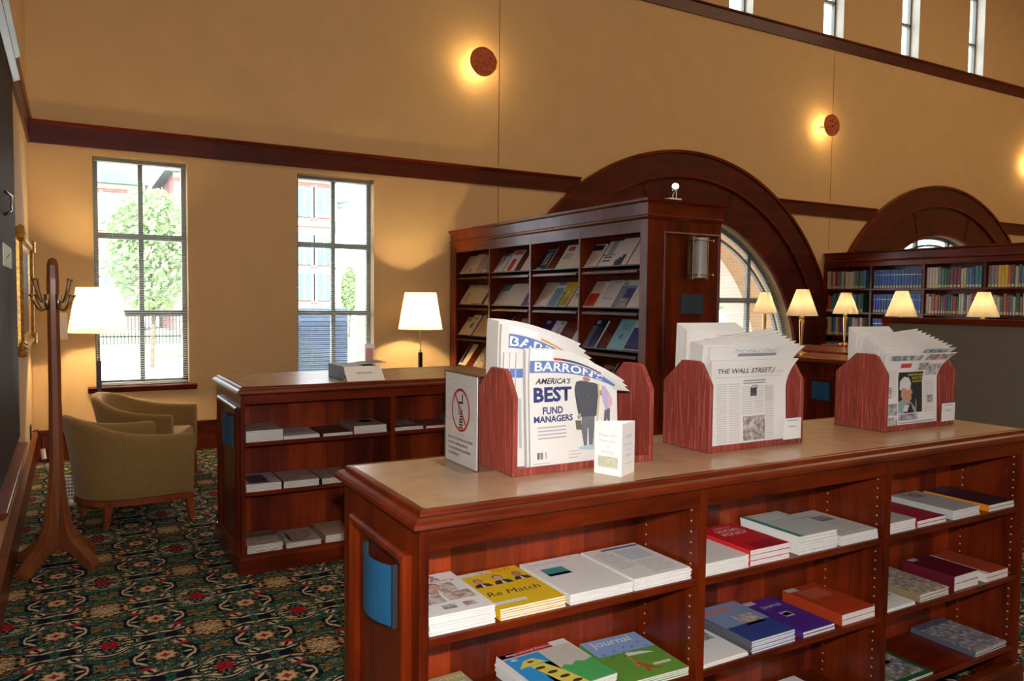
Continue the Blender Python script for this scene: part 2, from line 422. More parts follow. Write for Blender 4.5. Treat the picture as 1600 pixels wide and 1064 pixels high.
# ------------------------------------------------------------------ the room
WY = 8.65; XL = -.335; XR = 19.5; YB = -5.0; ZC = 9.0; TH = .26
W1 = (.20, 1.06); W2 = (2.185, 3.075); WZ = (.705, 2.985)
ARC = [(7.86, .5), (14.12, .5)]; RW = 2.40
def arch_loop(cx, cz, r, z0=.35, n=48):
    p = [(cx+r*math.cos(PI*i/n), cz+r*math.sin(PI*i/n)) for i in range(n+1)]
    return p+[(cx-r, z0), (cx+r, z0)]
CL = [(6.55, 7.05), (8.62, 9.12), (10.72, 11.22), (12.77, 13.27), (14.81, 15.31), (16.86, 17.36)]
def rect(a0, a1, b0, b1): return [(a0, b0), (a1, b0), (a1, b1), (a0, b1)]
holes = [rect(*W1, *WZ), rect(*W2, *WZ)]+[arch_loop(*c, RW) for c in ARC]+[rect(a, b, 5.99, 8.4) for a, b in CL]
struct(holes_plate('wall_back', rect(XL-.2, XR+.2, 0, ZC), holes, XZ, WY, WY+TH, M['wall']).build('wall_back', M['wall']))
struct(MB().box(XL-.2, XL, YB-.2, WY, 0, ZC).build('wall_left', M['wall']))
struct(MB().box(XR, XR+.2, YB-.2, WY, 0, ZC).build('wall_right', M['wall']))
struct(MB().box(XL, XR, YB-.2, YB, 0, ZC).build('wall_front', M['wall']))
struct(MB().box(XL-.2, XR+.2, YB-.2, WY+TH, ZC, ZC+.2).build('ceiling', M['ceil']))
struct(MB().box(XL-.2, XR+.2, YB-.2, WY+TH, -.2, 0).build('floor', M['carpet']))
# panel joints of the upper wall
for i, sx in enumerate((4.713, 11.012, 17.31)):
    mb = MB(); mb.box(sx-.004, sx+.004, WY-.0025, WY+.001, 3.3, 5.78)
    if i < 1: mb.box(sx-.004, sx+.004, WY-.0025, WY+.001, .3, 3.04)
    if i == 1: mb.box(sx-.004, sx+.004, WY-.0025, WY+.001, 2.5, 3.04)
    struct(mb.build('trim_%d' % (20+i), M['chairwood']))
# horizontal mahogany bands
def band(name, x0, x1, z0, z1, cap=.035):
    mb = MB(); mb.box(x0, x1, WY-.022, WY, z0, z1-cap); mb.prism([(WY, z1), (WY-.045, z1), (WY-.045, z1-.012), (WY-.034, z1-cap), (WY, z1-cap)], x0, x1, lambda a, b, h: (h, a, b), 1)
    return struct(mb.build(name, [M['trim'], M['wood_x']]))
RO = 3.29
def xcut(c, z, s): return c[0]+s*math.sqrt(RO*RO-(z-c[1])**2)
def band_c(name, x0, x1): return band(name, x0, x1, 3.045, 3.262)
band_c('trim_1', XL, xcut(ARC[0], 3.15, -1)+.05)
band_c('trim_2', xcut(ARC[0], 3.15, 1)-.05, xcut(ARC[1], 3.15, -1)+.05)
band_c('trim_3', xcut(ARC[1], 3.15, 1)-.05, XR)
band('trim_4', XL, XR, 5.785, 5.985, .03)
struct(MB().box(XL, XL+.022, -1, WY, 3.045, 3.227).prism([(XL, 3.262), (XL+.045, 3.262), (XL+.034, 3.227), (XL, 3.227)], -1, WY, lambda a, b, h: (a, h, b), 1).build('trim_5', [M['trim'], M['wood_y']]))
# baseboards
def base(name, poly, d0, d1, mf): return struct(MB().prism(poly, d0, d1, mf).build(name, M['wood_x']))
for nm, a, b in (('baseboard_back', XL, 4.55), ('baseboard_back_far', 11.2, XR)):
    base(nm, [(WY, 0), (WY-.03, 0), (WY-.03, .285), (WY-.045, .29), (WY-.045, .308), (WY, .308)], a, b, lambda p, q, h: (h, p, q))
base('baseboard_left', [(XL, 0), (XL+.022, 0), (XL+.022, .285), (XL+.045, .29), (XL+.045, .308), (XL, .308)], -1, WY-.046, lambda p, q, h: (p, h, q))

# ------------------------------------------------------------------ arch casings
def arch_casing(name, cx, cz, zmin, grooves):
    n = 64; mb = MB()
    def ring(r0, r1, y0, y1, mi, a0=0, a1=PI):
        v = []; f = []
        for i in range(n+1):
            a = a0+(a1-a0)*i/n; c, s = math.cos(a), math.sin(a)
            v += [(cx+r*c, y, cz+r*s) for r, y in ((r0, y1), (r0, y0), (r1, y0), (r1, y1))]
        for i in range(n):
            for k in range(4): f.append((i*4+k, i*4+(k+1) % 4, i*4+4+(k+1) % 4, i*4+4+k))
        f += [(0, 1, 2, 3), (n*4+3, n*4+2, n*4+1, n*4)]
        mb.add(v, f, mi)
    ring(2.93, RO, WY-.065, WY, 0); ring(RO-.03, RO+.012, WY-.085, WY, 1); ring(2.915, 2.945, WY-.075, WY, 1)
    ring(RW, 2.93, WY-.035, WY, 0); ring(RW-.012, RW+.03, WY-.055, WY, 1)
    for sgn in (-1, 1):
        xs = sorted((cx+sgn*2.93, cx+sgn*RO)); mb.box(xs[0], xs[1], WY-.065, WY, zmin, cz)
        xs = sorted((cx+sgn*RW, cx+sgn*2.93)); mb.box(xs[0], xs[1], WY-.035, WY, zmin, cz)
    o = mb.build(name, [M['trim'], M['wood_x']]); struct(o)
    g = MB()
    for a in grooves:
        for d in (-.016, .016):
            aa = math.radians(a); c, s = math.cos(aa), math.sin(aa); nx, nz = -s, c
            q = [(cx+r*c+nx*(d+e), cz+r*s+nz*(d+e)) for r, e in ((RW+.03, -.005), (2.915, -.005), (2.915, .005), (RW+.03, .005))]
            g.prism(q, WY-.040, WY-.033, XZ)
    go = g.build('panel_joints', M['black'], o)
    return o
arch_casing('trim_11', *ARC[0], 0, (20, 46, 72.5, 107, 134, 160))
arch_casing('trim_12', *ARC[1], 0, (20, 46, 73, 107.5, 134, 160))

# ------------------------------------------------------------------ windows
def slats(mb, x0, x1, z0, z1, yc=WY+.07, pitch=.0235, wid=.022, tilt=.16):
    z = z0+.03
    while z < z1-.03:
        xa, xb = (x0, x1) if not callable(x0) else (x0(z), x1(z))
        if xb-xa > .08:
            dy, dz = wid/2*math.cos(tilt), wid/2*math.sin(tilt)
            mb.quad([(xa, yc-dy, z-dz), (xb, yc-dy, z-dz), (xb, yc+dy, z+dz), (xa, yc+dy, z+dz)])
        z += pitch
def window(name, x0, x1, z0, z1):
    f = MB(); y0, y1 = WY+.13, WY+.19; b = .045
    f.box(x0, x0+b, y0, y1, z0, z1); f.box(x1-b, x1, y0, y1, z0, z1); f.box(x0, x1, y0, y1, z0, z0+b); f.box(x0, x1, y0, y1, z1-b, z1)
    cx = (x0+x1)/2; f.box(cx-.022, cx+.022, y0, y1, z0, z1)
    for z in (1.437, 2.21): f.box(x0, x1, y0-.01, y1, z-.028, z+.028)
    root = struct(f.build(name, M['frame']))
    MB().box(x0+.01, x1-.01, WY+.155, WY+.161, z0+.01, z1-.01).build('window_glass', M['glass'], root)
    bl = MB(); slats(bl, x0+.012, x1-.012, z0, z1-.05)
    for t in (.2, .8):
        xx = x0+(x1-x0)*t; bl.box(xx-.001, xx+.001, WY+.056, WY+.058, z0, z1)
    bl.box(x0+.012, x1-.012, WY+.055, WY+.085, z0+.004, z0+.022)
    br = bl.build('blind_slats', M['blind'], root)
    MB().box(x0+.01, x1-.01, WY+.05, WY+.09, z1-.05, z1-.012).build('blind_headrail', M['frame'], br)
    s = MB(); s.prism([(WY+.12, z0), (WY-.055, z0), (WY-.068, z0-.012), (WY-.055, z0-.03), (WY-.03, z0-.04), (WY-.018, z0-.062), (WY, z0-.062), (WY, z0-.001), (WY+.12, z0-.001)], x0-.07, x1+.07, lambda a, c, h: (h, a, c))
    s.build('window_sill', M['wood_x'], root)
window('window_1', *W1, *WZ); window('window_2', *W2, *WZ)
def arch_window(name, cx, cz, seed):
    r = RW; n = 48; f = MB(); y0, y1 = WY+.13, WY+.19
    def ring(mb, r0, r1, ya, yb, a0=0, a1=PI):
        v = []; fc = []
        for i in range(n+1):
            a = a0+(a1-a0)*i/n; c, s = math.cos(a), math.sin(a)
            v += [(cx+q*c, y, cz+q*s) for q, y in ((r0, yb), (r0, ya), (r1, ya), (r1, yb))]
        for i in range(n):
            for k in range(4): fc.append((i*4+k, i*4+(k+1) % 4, i*4+4+(k+1) % 4, i*4+4+k))
        mb.add(v, fc)
    ring(f, r-.07, r, y0, y1); ring(f, r-.20, r-.16, y0, y1)
    f.box(cx-r, cx+r, y0-.015, y1, 1.60, 1.68)
    f.box(cx-r, cx+r, y0, y1, .35, .42); f.box(cx-r, cx-r+.07, y0, y1, .35, cz); f.box(cx+r-.07, cx+r, y0, y1, .35, cz)
    for dx in (-1.45, -.5, .5, 1.45):
        zt = cz+math.sqrt((r-.02)**2-dx*dx); f.box(cx+dx-.035, cx+dx+.035, y0, y1, .35, zt)
    root = struct(f.build(name, M['frame']))
    g = MB(); g.prism(arch_loop(cx, cz, r-.02, .36, 48), WY+.155, WY+.161, XZ); g.build('window_glass', M['glass'], root)
    b = MB(); w = lambda z: math.sqrt(max(0, (r-.03)**2-max(0, z-cz)**2))
    slats(b, lambda z: cx-w(z), lambda z: cx+w(z), .36, cz+r-.03, pitch=.026); b.build('blind_slats', M['blind'], root)
arch_window('window_3', *ARC[0], 3); arch_window('window_4', *ARC[1], 4)
for i, (a, b) in enumerate(CL):
    f = MB(); y0, y1 = WY+.16, WY+.22
    f.box(a, a+.04, y0, y1, 5.99, 8.4); f.box(b-.04, b, y0, y1, 5.99, 8.4); f.box(a, b, y0, y1, 5.99, 6.03); f.box(a, b, y0, y1, 8.36, 8.4)
    for z in (6.62, 7.5): f.box(a, b, y0, y1, z-.025, z+.025)
    o = struct(f.build('window_%d' % (5+i), M['frame']))
    MB().box(a+.01, b-.01, WY+.185, WY+.191, 6.0, 8.39).build('window_glass', M['glass'], o)
    MB().box(b-.004, b+.0, WY+.001, WY+.16, 5.99, 8.4).build('window_reveal', M['reveal'], o)

# ------------------------------------------------------------------ outdoors
struct(MB().box(-60, 160, WY+TH, 140, -.6, -.25).build('ground', M['concrete']))
lawn = MB().box(-60, 160, 26, 43, -.25, -.22).build('lawn', M['grass']); lawn['kind'] = 'structure'
def facade(name, label, x0, x1, y, h, cols, roofpk, arches=False):
    e = empty(name, ((x0+x1)/2, y, -.25), label, 'building'); L = e.location
    MB().box(x0, x1, y, y+9, -.25, h).build('brick_wall', M['brick'], e, L)
    r = MB(); xm = (x0+x1)/2
    r.prism([(x0-.5, h), (x1+.5, h), (x1-2.5, h+roofpk), (x0+2.5, h+roofpk)], y-.5, y+9.3, XZ); r.build('roof', M['slate'], e, L)
    for z in (.9, h*.36, h*.68, h-.25): MB().box(x0-.05, x1+.05, y-.09, y, z, z+.28).build('stone_band', M['stone'], e, L)
    for c in range(cols):
        for z in (1.5, h*.42, h*.74):
            xc = x0+(c+.5)*(x1-x0)/cols; hh = h*.20
            wd = MB().box(xc-.62, xc+.62, y-.07, y-.01, z, z+hh).build('window', M['winglass'], e, L)
            MB().box(xc-.75, xc-.62, y-.12, y, z-.1, z+hh+.1).box(xc+.62, xc+.75, y-.12, y, z-.1, z+hh+.1).box(xc-.04, xc+.04, y-.11, y-.02, z, z+hh).build('window_frame', M['stone'], wd, L*0)
            for ch in kids(wd): ch.location = (0, 0, 0)
            for ch in kids(wd):
                for v in ch.data.vertices: v.co -= Vector(L)
    return e
facade('brick_building', 'pink brick building with slate roof across the street, behind the tree', -3.2, 3.2, 46, 7.5, 3, 1.3)
facade('brick_building', 'taller pink brick block rising right of the tree in the left window', 4.75, 7.3, 44, 8.1, 1, .03)
facade('brick_building', 'pink brick gabled building seen through the right tall window', 8.6, 13.2, 44, 8.4, 4, 1.9)
facade('brick_building', 'low pink brick wing set back between the two tall buildings', 15.6, 17.0, 56, 8.3, 1, .5)
def tree(x, y, h, rad, label, seed):
    rnd = random.Random(seed); e = empty('street_tree', (x, y, -.25), label, 'tree'); L = e.location
    MB().tube([(x, y, -.25), (x+.05, y, h*.3), (x, y, h*.6)], [.055, .045, .03]).build('trunk', M['bark'], e, L)
    mb = MB(); cz = h*.62
    for i in range(5200):
        a, b = rnd.uniform(0, 2*PI), math.acos(rnd.uniform(-1, 1)); q = rnd.random()**.4
        px, py, pz = x+rad*q*math.sin(b)*math.cos(a), y+rad*q*math.sin(b)*math.sin(a), cz+h*.36*q*math.cos(b)
        s = rnd.uniform(.05, .12); v = Vector((rnd.gauss(0, 1), rnd.gauss(0, 1), rnd.gauss(0, 1))).normalized(); t = v.orthogonal().normalized(); k = v.cross(t)
        mb.quad([tuple(Vector((px, py, pz))+t*s), tuple(Vector((px, py, pz))+k*s*.6), tuple(Vector((px, py, pz))-t*s), tuple(Vector((px, py, pz))-k*s*.6)])
    mb.build('crown', M['foliage'], e, L)
tree(1.80, 22, 4.55, 1.12, 'round leafy street tree filling the left tall window', 1)
tree(11.55, 36, 3.2, .38, 'small pale tree seen through the right tall window', 2)
tree(20.6, 21, 4.6, 1.6, 'broad leafy tree outside the large arched window', 3)
fe = empty('iron_fence', (3, 33, -.25), 'dark picket fence along the street beyond the left window', 'fence'); L = fe.location
mb = MB(); mb.box(-4, 7, 33, 33.04, .05, .1).box(-4, 7, 33, 33.04, .85, .9)
for i in range(90): mb.box(-4+i*.122, -3.96+i*.122, 33, 33.03, -.22, .98)
mb.build('fence_panel', M['fence'], fe, L)
bo = empty('notice_board', (5.0, 17.5, -.25), 'slate blue louvred cabinet standing outside the right tall window', 'utility cabinet'); L = bo.location
mb = MB(); mb.box(4.42, 5.55, 17.4, 17.9, -.1, 1.38)
for i in range(14): mb.box(4.45, 5.52, 17.37, 17.4, .0+i*.1, .05+i*.1)
mb.build('cabinet_body', M['signblue'], bo, L); MB().box(4.5, 5.75, 17.45, 17.85, -.25, -.1).build('plinth', M['stone'], bo, L)
struct(holes_plate('wall_arcade', rect(4.6, 11.2, -.25, 4.2), [arch_loop(7.86, .3, 2.72, -.2)], XZ, 9.75, 10.3, M['brick2']).build('wall_arcade', M['brick2']))
# brick jamb of the building itself, seen through window 2
struct(MB().box(3.085, 3.9, WY+TH, WY+TH+.45, -.25, 3.6).build('wall_outer_pier', M['brick2']))

# ------------------------------------------------------------------ low book counters
TOP = 1.09
def ogee(e): return [(-.012, TOP), (.001, TOP+.001), (.006, TOP-.002), (.009, TOP-.008), (.010, TOP-.013), (.017, TOP-.014), (.026, TOP-.019), (.033, TOP-.027), (.035, TOP-.036), (.031, TOP-.041), (.022, TOP-.041), (.016, TOP-.045), (.008, TOP-.050), (-.012, TOP-.050)]
def plaque(parent, L, ya, yb, za, zb, x, bulge=.03, m='blue'):
    b = MB(); n = 10; f = []; v = []
    for i in range(n+1):
        t = i/n; y = ya+(yb-ya)*t; h = x-.012-bulge*(1-(2*t-1)**2)
        v += [(h, y, za), (h, y, zb), (h+.004, y, zb), (h+.004, y, za)]
    for i in range(n):
        for k in range(4): f.append((i*4+k, i*4+(k+1) % 4, i*4+4+(k+1) % 4, i*4+4+k))
    f += [(0, 1, 2, 3), (n*4+3, n*4+2, n*4+1, n*4)]
    b.add(v, f); p = b.build('sign_plaque', M[m], parent, L); p['label'] = 'curved blue sign plaque'
    for yy in (ya, yb): MB().box(x-.014, x, yy-.005, yy+.005, za-.004, zb+.004).build('plaque_clip', M['darkgrey'], p, L)
def counter(label, X0, X1, Y0, Y1, bays, shelves, base_h, panelY, plaq, back=None):
    e = empty('book_counter', ((X0+X1)/2, (Y0+Y1)/2, 0), label, 'bookcase'); L = e.location
    st = .025
    top = MB().box(X0+.018, X1-.018, Y0+.018, Y1-.018, TOP-.03, TOP).build('countertop', M['laminate'], e, L)
    MB().sweep(X0+.01, X1-.01, Y0+.01, Y1-.01, ogee(0)).build('edge_moulding', M['wood_x'], e, L)
    yb = back or Y0+.31
    for x in (X0, X1-st): MB().box(x, x+st, Y0, Y1, 0, TOP-.048).build('end_panel', M['wood_z'], e, L, bevel=.002)
    MB().box(X0+st, X1-st, yb, yb+.012, base_h, TOP-.048).build('back_panel', M['plank'], e, L)
    MB().box(X0+st, X1-st, Y1-.02, Y1, 0, TOP-.048).build('rear_panel', M['wood_z'], e, L)
    MB().box(X0+st, X1-st, Y0+.002, Y0+.02, .99, TOP-.048).build('apron', M['wood_x'], e, L)
    MB().box(X0+st, X1-st, Y0+.002, Y0+.02, 0, base_h-.02).build('kick_board', M['wood_x'], e, L)
    MB().sweep(X0, X1, Y0, Y1, [(0, 0), (.016, 0), (.016, .085), (.008, .1), (0, .102)]).build('plinth_moulding', M['wood_x'], e, L)
    for i, (a, b) in enumerate(bays):
        if i:
            d = MB().box(bays[i-1][1], a, Y0+.001, yb, base_h, TOP-.048, 0)
            for yy in (Y0+.035, yb-.055):
                for k in range(26):
                    zz = base_h+.05+k*.033
                    if zz < .98:
                        d.box(bays[i-1][1]-.0006, bays[i-1][1]+.001, yy-.0026, yy+.0026, zz-.0026, zz+.0026, 1); d.box(a-.001, a+.0006, yy-.0026, yy+.0026, zz-.0026, zz+.0026, 1)
            d.build('divider', [M['wood_z'], M['pin']], e, L)
        for z in shelves[i]: MB().box(a+.001, b-.001, Y0+.004, yb-.001, z-.022, z).build('shelf', M['wood_x'], e, L, bevel=.002)
    # pins on the last end panel
    pn = MB(); b = bays[-1][1]
    for yy in (Y0+.035, yb-.055):
        for k in range(26):
            zz = base_h+.05+k*.033
            if zz < .98: pn.box(b-.0008, b+.001, yy-.0026, yy+.0026, zz-.0026, zz+.0026)
    pn.build('pin_holes', M['pin'], e, L)
    pf = MB(); ya, yc = panelY
    pf.sweep(ya+.04, yc-.04, .14, .93, [(.04, X0), (.04, X0-.014), (.034, X0-.022), (.024, X0-.024), (.006, X0-.014), (0, X0-.006), (0, X0)], YZ)
    fr = pf.build('raised_panel_frame', M['wood_z'], e, L)
    plaque(e, L, *plaq, X0-.002)
    return e
FC = dict(X0=.72, X1=3.44, Y0=1.70, Y1=2.295)
counter('long mahogany periodical counter in the foreground carrying three newspaper racks', .72, 3.44, 1.70, 2.295,
        [(.747, 1.624), (1.654, 2.515), (2.545, 3.412)], [(.77, .478, .16), (.765, .478, .16), (.768, .478, .18)], .13, (1.75, 2.185), (1.845, 2.065, .755, .915), 2.0)
counter('mahogany periodical counter behind, beside the two armchairs, with an open box on top', .83, 2.70, 4.575, 5.41,
        [(.856, 1.737), (1.767, 2.672)], [(.766, .475, .112), (.766, .475, .112)], .112, (4.62, 5.27), (4.79, 5.035, .718, .893), 4.90)

# ------------------------------------------------------------------ magazines
def magazine(w, l, t, col, decor=(), spine=None, pagecol=None):
    """local: X width, Y length (towards the top of the cover), Z thickness; origin at the bottom front-left corner"""
    mb = MB(); c = (*col, 1)
    mb.box(0, w-.001, .001, l-.001, .0006, t-.0006, 0)
    mb.box(-.0005, w, 0, l, t-.0006, t, 1, c); mb.box(-.0005, w, 0, l, 0, .0006, 1, c)
    sp = (*(spine or col), 1); mb.box(-.0012, -.0004, 0, l, 0, t, 1, sp)
    for di, d in enumerate(decor):
        if d[0] == 'p':
            mb.add([(u*w, v*l, t+.0004+.00002*di) for u, v in d[1]], [tuple(range(len(d[1])))], 1, (*d[2], 1)); continue
        u0, v0, u1, v1, cc = d[:5]; a = d[5] if len(d) > 5 else 1
        mb.quad([(u0*w, v0*l, t+.0003), (u1*w, v0*l, t+.0003), (u1*w, v1*l, t+.0003), (u0*w, v1*l, t+.0003)], 1, (*cc, a))
    return mb.build('magazine', [M['pages'], M['cover']], colors=True)
def oval(cu, cv, ru, rv, n=14, a0=0): return [(cu+ru*math.cos(2*PI*i/n+a0), cv+rv*math.sin(2*PI*i/n+a0)) for i in range(n)]
def bust(u, v, k, face, suit=(.03, .03, .05)):
    return [('p', [(u-.13*k, v-.10*k), (u-.10*k, v-.03*k), (u, v), (u+.10*k, v-.03*k), (u+.13*k, v-.10*k)], suit), ('p', [(u-.03*k, v-.10*k), (u, v-.01*k), (u+.03*k, v-.10*k)], (.7, .7, .7)), ('p', oval(u, v+.055*k, .065*k, .065*k), (.16, .10, .06)), ('p', oval(u, v+.04*k, .055*k, .06*k), face)]
def lines(u0, u1, v0, v1, n, c=(.45, .45, .48)):
    r = []; rd = random.Random(int(u0*99+v0*999+n)); dv = (v1-v0)/n
    for i in range(n): r.append((u0, v0+i*dv+dv*.3, u0+(u1-u0)*rd.uniform(.7, 1), v0+i*dv+dv*.62, c, 1))
    return r
WH = (.78, .77, .75); GR = (.5, .5, .5)
def stack(x0, x1, y, z, htot, n, col, decor, lab, where, rot=0, l=.275, texts=(), spine=None, fan=.003, rest='', shape='magazine'):
    """n issues lying on a shelf; only the top one shows its cover"""
    t = htot/n; w = x1-x0; rd = random.Random(int(x0*1000+z*77)); grp = 'issues beneath the ' + rest
    low = None
    for i in range(n):
        if i == n-1:
            o = magazine(w, l, t-.0003, col, decor, spine)
            tag(o, lab + ', ' + where.replace('the front counter', 'front counter').replace('the counter beside the armchairs', 'rear counter').replace('on the second bay', 'second bay').replace('on the third bay', 'third bay').replace('first bay of the ', 'first bay, ').replace('of the top shelf', 'top shelf').replace('on the top', 'top').replace('on the middle', 'middle').replace('on the bottom', 'bottom'), shape, 'top issues on the counter shelves')
            for (s, u, v, tw, mat, *ex) in texts:
                text(s, tw*w, M[mat], o, frame_m((u*w, v*l, t+.0004), (1, 0, 0), (0, 1, 0)), 'cover_title', shear=ex[0] if ex else 0, height=ex[1] if len(ex) > 1 else None)
        else:
            if low is None: low = magazine(w, l, t-.0003, col, (), spine); o = low
            else: o = low.copy(); COL.objects.link(o)
            tag(o, 'issue whose page edges show under the ' + rest, shape, grp)
        o.name = shape
        j = 0 if i == 0 else fan
        o.location = (x0+rd.uniform(-j, j)*.4, y+rd.uniform(0, j), z+.0004+i*t); o.rotation_euler = (0, 0, rot+rd.uniform(-j, j)*3)
YS = 1.712
A, B, C = .7705, .4785, .1605
stack(.753, .937, YS, A, .048, 7, WH, [*bust(.62, .88, .6, (.6, .35, .25), (.12, .12, .3)), (.2, .5, .8, .73, (.60, .45, .36), 0), *bust(.5, .60, 1.3, (.62, .36, .26), (.45, .3, .25)), (.1, .26, .45, .46, (.6, .4, .3), 0), (.5, .28, .92, .48, (.6, .35, .2), 0), (.3, .1, .5, .2, (.1, .1, .15), 0), (.62, .1, .8, .2, (.5, .1, .1), 0)],
      'white newsletter with red script and portraits', 'leftmost on the top shelf of the front counter', texts=[('Beyond Reading', .5, .78, .8, 'inkred', .3), ('...tter', .55, .9, .25, 'inkblue')], rest='white newsletter with red script')
stack(.953, 1.155, YS, A, .030, 5, (.78, .50, .02), [(.0, .9, .55, .99, (.7, .68, .6)), *bust(.2, .68, 1.05, (.62, .30, .18)), *bust(.52, .69, 1.15, (.68, .42, .32)), *bust(.84, .70, 1.05, (.50, .25, .13)), (.0, .54, 1, .585, (.78, .50, .02)), (.0, .1, .5, .17, (.7, .7, .7))],
      "yellow magazine with three portraits and the words Re Match", 'second on the top shelf of the front counter', texts=[('Re Match', .48, .36, .82, 'ink', .2), ('REVIEW', .62, .93, .5, 'inkorange')], rest='yellow magazine with three portraits')
stack(1.171, 1.386, YS, A, .030, 5, WH, [(.12, .52, .48, .74, (.02, .28, .30)), (.12, .52, .48, .58, (.02, .20, .24)), (.04, .8, .06, .82, (.2, .3, .4))],
      'white journal with a small teal sea picture', 'third on the top shelf of the front counter', texts=[('PARADIGMS', .36, .88, .6, 'inkpale')], rest='white journal with a teal picture')
stack(1.392, 1.608, YS+.0, A, .034, 7, WH, [(.3, .9, .98, .96, (.10, .15, .30)), (.45, .5, .9, .85, (.55, .60, .68)), *lines(.08, .42, .3, .85, 9), *lines(.45, .92, .08, .45, 8)],
      'white newsletter with grey-blue column', 'rightmost in the first bay of the top shelf of the front counter', l=.265, fan=.006, rest='fanned white newsletter')
stack(.80, .985, YS, B, .040, 7, (.38, .33, .20), [(.05, .0, .98, .80, (.35, .33, .22), 0), (.1, .62, .4, .72, (.7, .7, .66))], 'magazine of camouflage-like leaves with yellow capitals', 'leftmost on the middle shelf of the front counter', texts=[('TRANSACTION', .5, .9, .95, 'inkyellow')], rest='magazine with yellow capitals', rot=.06, l=.26)
stack(1.10, 1.345, YS, B, .058, 8, WH, [(.0, .88, .75, 1, (.45, .02, .02)), (.0, .9, .22, .98, (.7, .7, .7)), (.0, .1, .5, .86, (.03, .32, .72)), (.5, .4, .98, .88, (.62, .58, .5)), (.25, .0, .5, .6, (.8, .68, .1)), ('p', [(.06, .60), (.20, .74), (.34, .76), (.46, .62)], (.80, .66, .12)), ('p', [(.20, .60), (.40, .60), (.55, .25), (.60, .0), (.36, .0)], (.80, .66, .10)), *[('p', oval(.29+.07*k, .52-.14*k, .07, .030), (.05, .04, .03)) for k in range(4)], ('p', oval(.27, .69, .05, .02), (.05, .04, .03)), ('p', [(.5, .40), (.58, .45), (.66, .40), (.76, .46), (.86, .41), (1, .45), (1, 0), (.60, 0)], (.08, .42, .12)), ('p', oval(.12, .81, .045, .03), (.6, .7, .8)), *lines(.66, .95, .12, .3, 3, (.6, .75, .6))],
      'blue, yellow and green finance magazine under a red heading', 'second on the middle shelf of the front counter', texts=[('International Finance', .42, .94, .66, 'inkwhite')], rest='blue and green finance magazine', rot=.05, l=.266)
stack(1.385, 1.60, YS, B, .026, 4, (.13, .32, .045), [(0, .60, 1, 1, (.25, .40, .68)), *[('p', [(u, v), (u+.05, v+.012), (u+.045, v+.03), (u+.01, v+.02)], (.03, .10, .09)) for u, v in ((.1, .62), (.2, .55), (.3, .66), (.12, .5), (.42, .6), (.5, .7), (.62, .66), (.7, .8), (.8, .74), (.6, .86), (.75, .92), (.85, .62), (.35, .5), (.55, .56))], ('p', [(.40, .50), (.86, .47), (.70, .54), (.44, .58)], (.72, .76, .70)), ('p', [(.36, .24), (.385, .24), (.43, .57), (.41, .57)], (.75, .22, .05)), ('p', [(.37, .32), (.44, .33), (.53, .22), (.66, .12), (.60, .11), (.50, .19), (.44, .10), (.40, .12), (.45, .22), (.41, .28)], (.50, .07, .03)), ('p', oval(.46, .34, .035, .025), (.65, .10, .04)), (.6, .2, .9, .25, (.6, .7, .5))],
      'green Journal magazine with a net', 'rightmost in the first bay of the middle shelf of the front counter', texts=[('Journal', .45, .87, .7, 'inkwhite')], rest='green and blue Journal magazine', rot=-.03)
stack(1.665, 1.85, YS, .7655, .040, 6, WH, [*lines(.1, .9, .5, .9, 6, (.6, .62, .66))], 'plain white journal', 'leftmost on the second bay top shelf of the front counter', rest='plain white journal in the second bay')
stack(1.855, 2.035, YS, .7655, .052, 3, (.62, .015, .025), [(.2, .0, .9, .25, (.35, .01, .02))], 'bright red journal titled SOCIAL POLICY', 'on the second bay top shelf of the front counter', texts=[('JOURNAL OF', .52, .88, .45, 'inkwhite'), ('SOCIAL', .52, .76, .62, 'inkwhite'), ('POLICY', .52, .62, .62, 'inkwhite')], rest='bright red journal', l=.25)
stack(2.085, 2.275, YS+.002, .7655, .062, 6, (.60, .62, .60), [(.0, .0, .12, 1, (.05, .32, .26)), (.2, .7, .8, .9, (.68, .7, .7))], 'grey-white green-edged journal', 'on a tall pile in the second bay of the front counter', rest='grey-white journal with green edge', rot=-.0, spine=WH, l=.26)
stack(2.295, 2.495, YS, .7655, .034, 6, (.66, .67, .66), [(.45, .55, .85, .75, (.12, .10, .14), 0), *lines(.05, .4, .1, .9, 14), *lines(.45, .95, .1, .5, 7)], 'white newsletter with bold heading and one photograph', 'rightmost on the second bay top shelf of the front counter', texts=[('CHURCH DESIGN', .35, .8, .5, 'ink')], rest='white newsletter with bold heading')
stack(1.662, 1.858, YS, B, .012, 2, WH, [(.1, .45, .9, .85, (.12, .12, .12), 0)], 'white magazine with a dark photograph', 'leftmost on the second bay middle shelf of the front counter', rest='white magazine with dark photograph')
stack(1.873, 2.075, YS, B, .040, 6, (.22, .30, .50), [(0, .0, 1, .40, (.03, .06, .25)), (.45, .35, .85, .62, (.55, .35, .3), 0), (.08, .8, .6, .88, (.55, .2, .2)), (.43, .33, .46, .64, (.7, .7, .7))], 'blue magazine with an inset photo of a child', 'on the second bay middle shelf of the front counter', texts=[('PRACTICE', .5, .84, .6, 'inkorange')], rest='blue magazine with inset photo', spine=(.1, .1, .12))
stack(2.115, 2.275, YS, B, .020, 2, (.07, .022, .25), [(.35, .42, .62, .56, (.5, .5, .55)), (.38, .45, .59, .53, (.05, .05, .1)), (.0, .9, .3, 1, (.5, .5, .55))], 'purple journal with a diamond emblem', 'on the second bay middle shelf of the front counter', texts=[('Journal', .5, .76, .6, 'inkpale')], rest='purple journal')
stack(2.315, 2.495, YS+.002, B, .040, 2, (.42, .045, .012), [(.0, .88, .3, .99, (.55, .5, .45)), (.15, .55, .8, .85, (.48, .10, .05), 1)], 'brick red journal, two thick issues', 'rightmost on the second bay middle shelf of the front counter', rest='brick red journal', l=.26)
